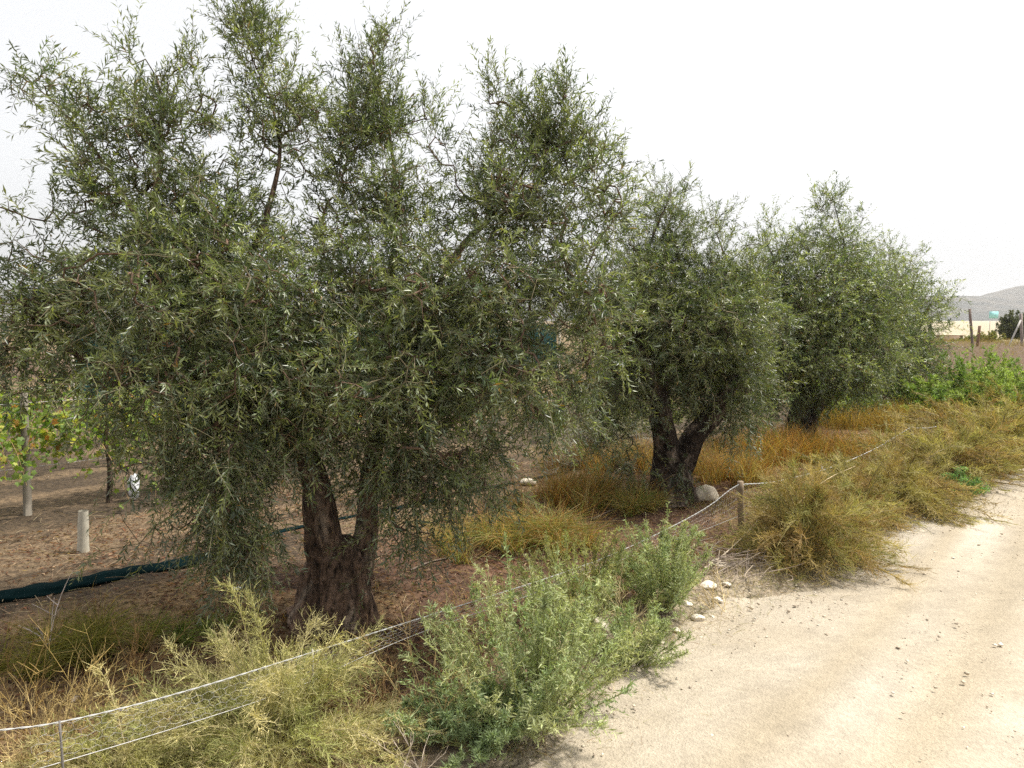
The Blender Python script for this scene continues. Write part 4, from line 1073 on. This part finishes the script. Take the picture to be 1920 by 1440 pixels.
for j, off in enumerate((0, 1.8)):
    for z in (.45, 1.05):
        a = row_pt(-4, off) + [0, 0, z]; b = row_pt(9, off) + [0, 0, z]; c = (a + b) / 2 - [0, 0, .03]
        o = tube_line([a, c, b], .0022, M_WIRE, 'trellis_wire', None, 5)
        tag(o, ('lower' if z < .5 else 'upper') + ' trellis wire of the ' + ('front' if off == 0 else 'second') + ' vine row', 'wire', 'trellis wires of the vineyard')
# white plastic bag caught in the vineyard
def crumple(name, label, cat, c, r, seed, mat):
    import bmesh
    bm = bmesh.new(); bmesh.ops.create_icosphere(bm, subdivisions=3, radius=1)
    V = np.array([v.co for v in bm.verts]); F = np.array([[v.index for v in f.verts] for f in bm.faces]); bm.free()
    f = .6 + .9 * fbm(V[:, 0] * 2 + seed, V[:, 1] * 2 + V[:, 2] * 1.7, seed) * (.7 + .6 * vnoise(V[:, 0] * 6, V[:, 2] * 6 + V[:, 1] * 5, seed))
    g = Geo(); g.add(V * f[:, None] * np.asarray(r), [.8, .8, .8], f3=F); o = g.obj(name, mat); o.location = [float(q) for q in c]
    return tag(o, label, cat)
b = GG(252, 935); crumple('plastic_bag', 'crumpled white plastic bag hanging among the vines left of the first olive', 'bag', b + [0, 0, .13], (.05, .05, .13), 9, M_PLASTIC)
b = GG(445, 1106); crumple('paper_scrap', 'small scrap of white paper on the litter left of the thick trunk', 'litter', b + [0, 0, .012], (.028, .018, .01), 12, M_PLASTIC)

# teal windbreak netting along the far side of the vineyard
def windbreak():
    root_p = row_pt(3.3, 9.0)
    root = thing('windbreak_fence', 'teal windbreak netting on posts along the far side of the vineyard', 'fence', root_p)
    L = 16; n = 60; g = Geo()
    for k in range(2):
        pass
    s = np.linspace(0, L, n); z = np.linspace(.05, 1.6, 8)
    Sg, Zg = np.meshgrid(s, z, indexing='ij')
    off = .06 * np.sin(Sg * 2.1) * np.sin(Zg * 1.5)
    g = Geo(); grid(g, root_p[0] + ROWD[0] * Sg + NRM[0] * off, root_p[1] + ROWD[1] * Sg + NRM[1] * off, Zg + .05 * np.sin(Sg * 1.3) * (Zg > 1.5), np.ones(Sg.shape + (3,)) * [.05, .2, .2])
    g.obj('net', M_NETL, root)
    for q in range(0, 17, 4):
        p = root_p + np.r_[ROWD * q, 0] - np.r_[NRM * .08, 0]
        g = Geo(); add_tubes(g, np.stack([p + [0, 0, -.1 - p[2]], p + [0, 0, 1.75]])[None], np.full((1, 2), .04), 8, np.array([.3, .27, .22]), RNG, True); g.obj('post', M_WOOD, root)
windbreak()

# grey dry thicket seen between the first two trees
broom_bush('grey leafless thicket seen through the gap between the first two olives', GG(1130, 868), 1.0, .8, .95, 60, 34, 131, [(.26, .24, .21), (.22, .20, .18), (.30, .27, .22)], fine=.005, group=None, stem_col=(.25, .22, .19))
leafy_weed('dull green shrub behind the grey thicket between the first two olives', GG(1140, 815), 1.3, 1.0, 1.0, 60, 14, 12, 132, [(.15, .18, .06), (.19, .2, .07)], leaf=.07, wid=.3, group=None, name='green_shrub', simple=True)

# ------------------------------------------------------------------ dead plants and fallen twigs
def dry_weed(label, base, h, n, seed, col, spread=.5, group='dry branching weed stalks at lower left', name='dry_weed', side=10, sl=.25, r=.0022):
    rng = np.random.default_rng(seed)
    root = plant(name, label, 'weed', base, group)
    g = Geo(); m = 6; t = np.linspace(0, 1, m)[None, :, None]
    d = nrm(np.stack([rng.normal(size=n) * spread, rng.normal(size=n) * spread, np.ones(n)], 1)); L = h * rng.uniform(.6, 1.15, n)
    bend = rng.normal(size=(n, 3)) * .15
    P = np.asarray(base)[None, None] + rng.normal(size=(n, 1, 3)) * [.05, .05, 0] + (d[:, None] * t + bend[:, None] * t ** 2) * L[:, None, None]
    cc = pick(rng, n, [col, np.array(col) * 1.25, np.array(col) * .75])
    add_tubes(g, P, np.broadcast_to(np.linspace(r, r * .4, m), (n, m)), 4, cc, rng)
    g.obj('stems', M_TWIG, root, kind='stuff')
    g = Geo()
    f = rng.uniform(.25, 1, (n, side)); p = (P[:, 0][:, None] + (d[:, None] * f[..., None] + bend[:, None] * (f ** 2)[..., None]) * L[:, None, None]).reshape(-1, 3)
    dd = nrm(d.repeat(side, 0) * .9 + rng.normal(size=(n * side, 3)) * .55); l2 = h * sl * rng.uniform(.3, 1, n * side)
    P2 = p[:, None] + dd[:, None] * np.linspace(0, 1, 4)[None, :, None] * l2[:, None, None] + rng.normal(size=(n * side, 1, 3)) * .12 * (np.linspace(0, 1, 4) ** 2)[None, :, None] * l2[:, None, None]
    add_tubes(g, P2, np.broadcast_to(np.linspace(r * .6, r * .3, 4), (n * side, 4)), 3, cc.repeat(side, 0), rng)
    g.obj('twigs', M_TWIG, root, kind='stuff')
    return root
dry_weed('tall straw coloured dry weed at the left edge behind the cord', GG(60, 1390), .55, 14, 801, (.36, .25, .09))
dry_weed('single upright straw stalk in front of the shaded grass at lower left', GG(280, 1345), .42, 2, 802, (.42, .31, .12), spread=.12)
dry_weed('slanting straw stalks left of the yellow green foreground bush', GG(200, 1345), .46, 5, 803, (.42, .31, .11), spread=.35)
dry_weed('short dry reddish weed at the far left, in the shade', GG(30, 1290), .3, 10, 804, (.28, .18, .07))
dry_weed('dense straw weed at the bottom left corner, before the cord', GG(60, 1475), .34, 30, 811, (.36, .27, .12), spread=.6, side=14)
dry_weed('golden straw weed between the corner bush and the left edge', GG(120, 1420), .40, 22, 812, (.38, .28, .11), spread=.5, side=14)
dry_weed('thin russet weed in the shade beside the dark green grass', GG(260, 1270), .30, 12, 813, (.30, .19, .08), spread=.5, side=12)
dry_weed('bare grey dead seedling with forked twigs at the left edge, before the net', GG(98, 1240), .42, 2, 805, (.42, .36, .32), spread=.12, group=None, name='dead_seedling', side=7, sl=.38, r=.0055)
dry_weed('bare whitish dead stems under the green saltbush at the bottom', GG(760, 1470), .22, 9, 806, (.48, .40, .32), spread=.8, group=None, name='dead_weed', side=5)
dry_weed('tall seed stem leaning out of the golden grass near the third olive', GG(1590, 800), .75, 1, 807, (.45, .36, .15), spread=.4, group=None, name='seed_stem', side=8, sl=.1, r=.006)
dry_weed('spiky pale weed standing in the wire below the third olive', GG(1660, 850), .55, 6, 808, (.38, .35, .16), spread=.3, group=None, name='dry_weed', side=12, sl=.14, r=.004)
dry_weed('straw stalks tangled in the left side of the tall foreground saltbush', GG(810, 1385), .5, 9, 821, (.38, .28, .13), spread=.5, group=None, side=12)
dry_weed('pale dry stalks standing between the tall and the smaller saltbush', GG(1165, 1235), .42, 12, 822, (.40, .32, .17), spread=.5, group=None, side=12)
dry_weed('russet dry stalks at the foot of the yellow green foreground bush, below the trunk', GG(690, 1345), .36, 14, 823, (.30, .19, .09), spread=.6, group=None, side=12)
dry_weed('thin straw weed on the bare dust left of the big feathery bush', GG(1335, 1150), .22, 14, 824, (.42, .33, .17), spread=.7, group=None, side=12)
dry_weed('dry brown weed patch under the wire, right of the foreground saltbush', GG(1190, 1130), .38, 18, 809, (.30, .20, .09), group=None, side=14)

def stick(label, pts, r, col, group='fallen dry branches'):
    P = np.array([np.r_[GG(a, b) + [0, 0, z], r] for a, b, z in pts])
    L = smooth_line(P, .03); L[:, 3] *= np.linspace(1, .45, len(L)); g = Geo(); gnarled(g, L, 6, col, 3.3, .15)
    return tag(g.obj('fallen_branch', M_TWIG, smooth=True), label, 'branch', group)
stick('dark fallen branch on the litter right of the thick trunk', [(770, 1072, .02), (810, 1062, .05), (860, 1050, .03)], .011, (.07, .05, .04))
stick('pale dry branch lying across the stones below the round post', [(1320, 1090, .03), (1360, 1070, .07), (1410, 1020, .14), (1440, 990, .2)], .007, (.42, .35, .26))
stick('short grey dry branch beside the flat pale stone', [(1340, 1098, .02), (1375, 1088, .05), (1405, 1072, .04)], .006, (.40, .34, .28))
stick('curved pale branch arching through the big feathery bush', [(1430, 1060, .05), (1480, 1020, .25), (1540, 985, .38), (1600, 960, .42)], .006, (.46, .36, .22))
stick('dark thin branch in the dust below the brownish bush', [(1668, 992, .01), (1690, 997, .02), (1712, 1000, .01)], .008, (.10, .07, .05))
stick('thin dark branch lying in the shade of the second olive', [(1110, 978, .02), (1140, 968, .05), (1168, 955, .04)], .008, (.08, .06, .05))
# small heap of dry twigs at the foot of the big bush
def brush_pile():
    rng = np.random.default_rng(850); n = 75; c = GG(1368, 1082)
    g = Geo(); a = rng.normal(size=n) * .5 + .5
    p = c + rng.normal(size=(n, 3)) * [.16, .16, 0] + np.stack([np.zeros(n), np.zeros(n), rng.uniform(.01, .09, n)], 1)
    d = np.stack([np.cos(a), np.sin(a), rng.normal(size=n) * .18], 1); L = rng.uniform(.06, .22, n)
    t = np.linspace(-1, 1, 4)[None, :, None]; P = p[:, None] + d[:, None] * t * L[:, None, None] + rng.normal(size=(n, 1, 3)) * .02 * t ** 2
    P[..., 2] = np.maximum(P[..., 2], c[2] + .004)
    add_tubes(g, P, np.full((n, 4), .0024), 4, pick(rng, n, [(.24, .19, .15), (.17, .14, .11), (.32, .26, .19)]), rng)
    tag(g.obj('brush_pile', M_TWIG, kind='stuff'), 'heap of dry grey twigs between the saltbush and the big feathery bush', 'twigs')
brush_pile()

# ------------------------------------------------------------------ far right: poles, brace, plank, low hut, sign, dark tree
def pole(label, a, b, D, r, col, group='old poles beyond the last shrubs', name='pole'):
    p0 = at(a[0], a[1], D); p1 = at(b[0], b[1], D)
    t = np.linspace(0, 1, 7)[:, None]; P = p0 * (1 - t) + p1 * t; R = r * (1.08 - .16 * t[:, 0])
    g = Geo(); add_tubes(g, P[None], R[None], 10, np.asarray(col), np.random.default_rng(3), cap=True)
    return tag(g.obj(name, M_WOOD, smooth=False), label, 'pole', group)
pole('tall thin weathered pole beyond the green shrubs, leaning slightly left', (1827, 690), (1818, 579), 31, .055, (.17, .13, .11))
pole('shorter brown pole leaning right, crossing behind the tall thin one', (1828, 688), (1837, 611), 31.3, .06, (.20, .12, .08))
gate = thing('braced_post', 'grey braced end post with a diagonal strut at the right edge', 'post', at(1918, 682, 32))
def beam(par, name, a, b, D, r, col):
    p0 = at(a[0], a[1], D); p1 = at(b[0], b[1], D); t = np.linspace(0, 1, 5)[:, None]; P = p0 * (1 - t) + p1 * t
    g = Geo(); add_tubes(g, P[None], np.full((1, 5), r), 9, np.asarray(col), np.random.default_rng(3), cap=True); g.obj(name, M_WOOD, par)
beam(gate, 'upright', (1918, 685), (1914, 588), 32, .06, (.26, .22, .20))
beam(gate, 'brace', (1881, 672), (1914, 600), 31.9, .036, (.42, .40, .37))
P = [at(1875, 673, 31.6), at(1900, 671, 31.6), at(1945, 669, 31.6)]
g = Geo(); L = np.array(P); t = np.linspace(0, 1, 6)[:, None]; LL = L[0] * (1 - t) + L[2] * t
add_tubes(g, LL[None], np.full((1, 6), .035), 8, np.array([.52, .36, .24]), RNG, True)
tag(g.obj('fallen_plank', M_WOOD), 'pale orange plank lying at the foot of the braced end post', 'plank')
def hut():
    D = 46; z0 = 0
    a = at(1760, 627, D); b = at(1806, 627, D); top = a[2]
    root = thing('low_hut', 'low flat roofed concrete hut beyond the last olive', 'hut', [(a[0] + b[0]) / 2, a[1] + .8, 0])
    def box(name, x0, x1, y0, y1, zz0, zz1, col):
        g = Geo(); V = [(x, y, z) for x in (x0, x1) for y in (y0, y1) for z in (zz0, zz1)]
        g.add(V, np.asarray(col), f4=[(0, 1, 3, 2), (4, 6, 7, 5), (0, 4, 5, 1), (2, 3, 7, 6), (0, 2, 6, 4), (1, 5, 7, 3)]); g.obj(name, M_CONC, root)
    box('wall', a[0], b[0], a[1], a[1] + 2.2, -.1, top - .08, (.30, .22, .16))
    box('roof', a[0] - .08, b[0] + .08, a[1] - .08, a[1] + 2.28, top - .08, top, (.62, .52, .38))
hut()
def sign():
    D = 120; c = at(1863.5, 590.5, D); w, h = 17 / FPX * D / 2, 13 / FPX * D / 2
    root = thing('signboard', 'small pale teal signboard standing in the far field', 'sign', [c[0], c[1], 0])
    def box(name, x0, x1, y0, y1, z0, z1, mat):
        g = Geo(); V = [(x, y, z) for x in (x0, x1) for y in (y0, y1) for z in (z0, z1)]
        g.add(V, np.array([.5, .5, .5]), f4=[(0, 1, 3, 2), (4, 6, 7, 5), (0, 4, 5, 1), (2, 3, 7, 6), (0, 2, 6, 4), (1, 5, 7, 3)]); g.obj(name, mat, root)
    box('panel', c[0] - w, c[0] + w, c[1], c[1] + .06, c[2] - h, c[2] + h, M_SIGN)
    for s in (-1, 1): box('leg', c[0] + s * w * .7 - .03, c[0] + s * w * .7 + .03, c[1] + .07, c[1] + .13, -.1, c[2] + h * .8, M_CONC)
sign()
def far_tree(label, px, py, D, w, h, seed, pal):
    b = at(px, py, D); b[2] = 0
    leafy_weed(label, b, w, w, h, 60, 18, 14, seed, pal, leaf=.22, wid=.4, group=None, name='round_tree', simple=True)
far_tree('small dark round tree beside the braced end post', 1900, 640, 62, 1.15, 2.5, 901, [(.06, .07, .03), (.08, .085, .035)])
for i, (px, D, w, h, lab) in enumerate([(1835, 44, 1.2, .6, 'low green bush right of the flat roofed hut'), (1858, 40, .9, .55, 'small yellowish bush on the bank behind the leaning poles'), (1815, 43, .8, .45, 'dark low bush against the hut wall')]):
    b = at(px, 650, D); b[2] = hg(b[0], b[1])
    leafy_weed(lab, b, w, w, h, 30, 12, 10, 910 + i, [(.14, .16, .05), (.2, .18, .05)], leaf=.12, wid=.35, group='low bushes on the far bank', name='low_bush', simple=True)

# ------------------------------------------------------------------ haze
def haze():
    m = bpy.data.materials.new('haze_air'); m.use_nodes = True; N = m.node_tree.nodes; N.clear()
    v = N.new('ShaderNodeVolumePrincipled'); v.inputs['Color'].default_value = (.93, .94, .95, 1); v.inputs['Density'].default_value = .00021
    v.inputs['Anisotropy'].default_value = .3
    o = N.new('ShaderNodeOutputMaterial'); m.node_tree.links.new(v.outputs[0], o.inputs['Volume'])
    x0, x1, y0, y1, z0, z1 = -4100, 4300, -350, 5300, -6, 185
    g = Geo(); V = [(x, y, z) for x in (x0, x1) for y in (y0, y1) for z in (z0, z1)]
    g.add(V, np.array([.9, .9, .9]), f4=[(0, 1, 3, 2), (4, 6, 7, 5), (0, 4, 5, 1), (2, 3, 7, 6), (0, 2, 6, 4), (1, 5, 7, 3)])
    g.obj('haze', m, kind='stuff')
haze()
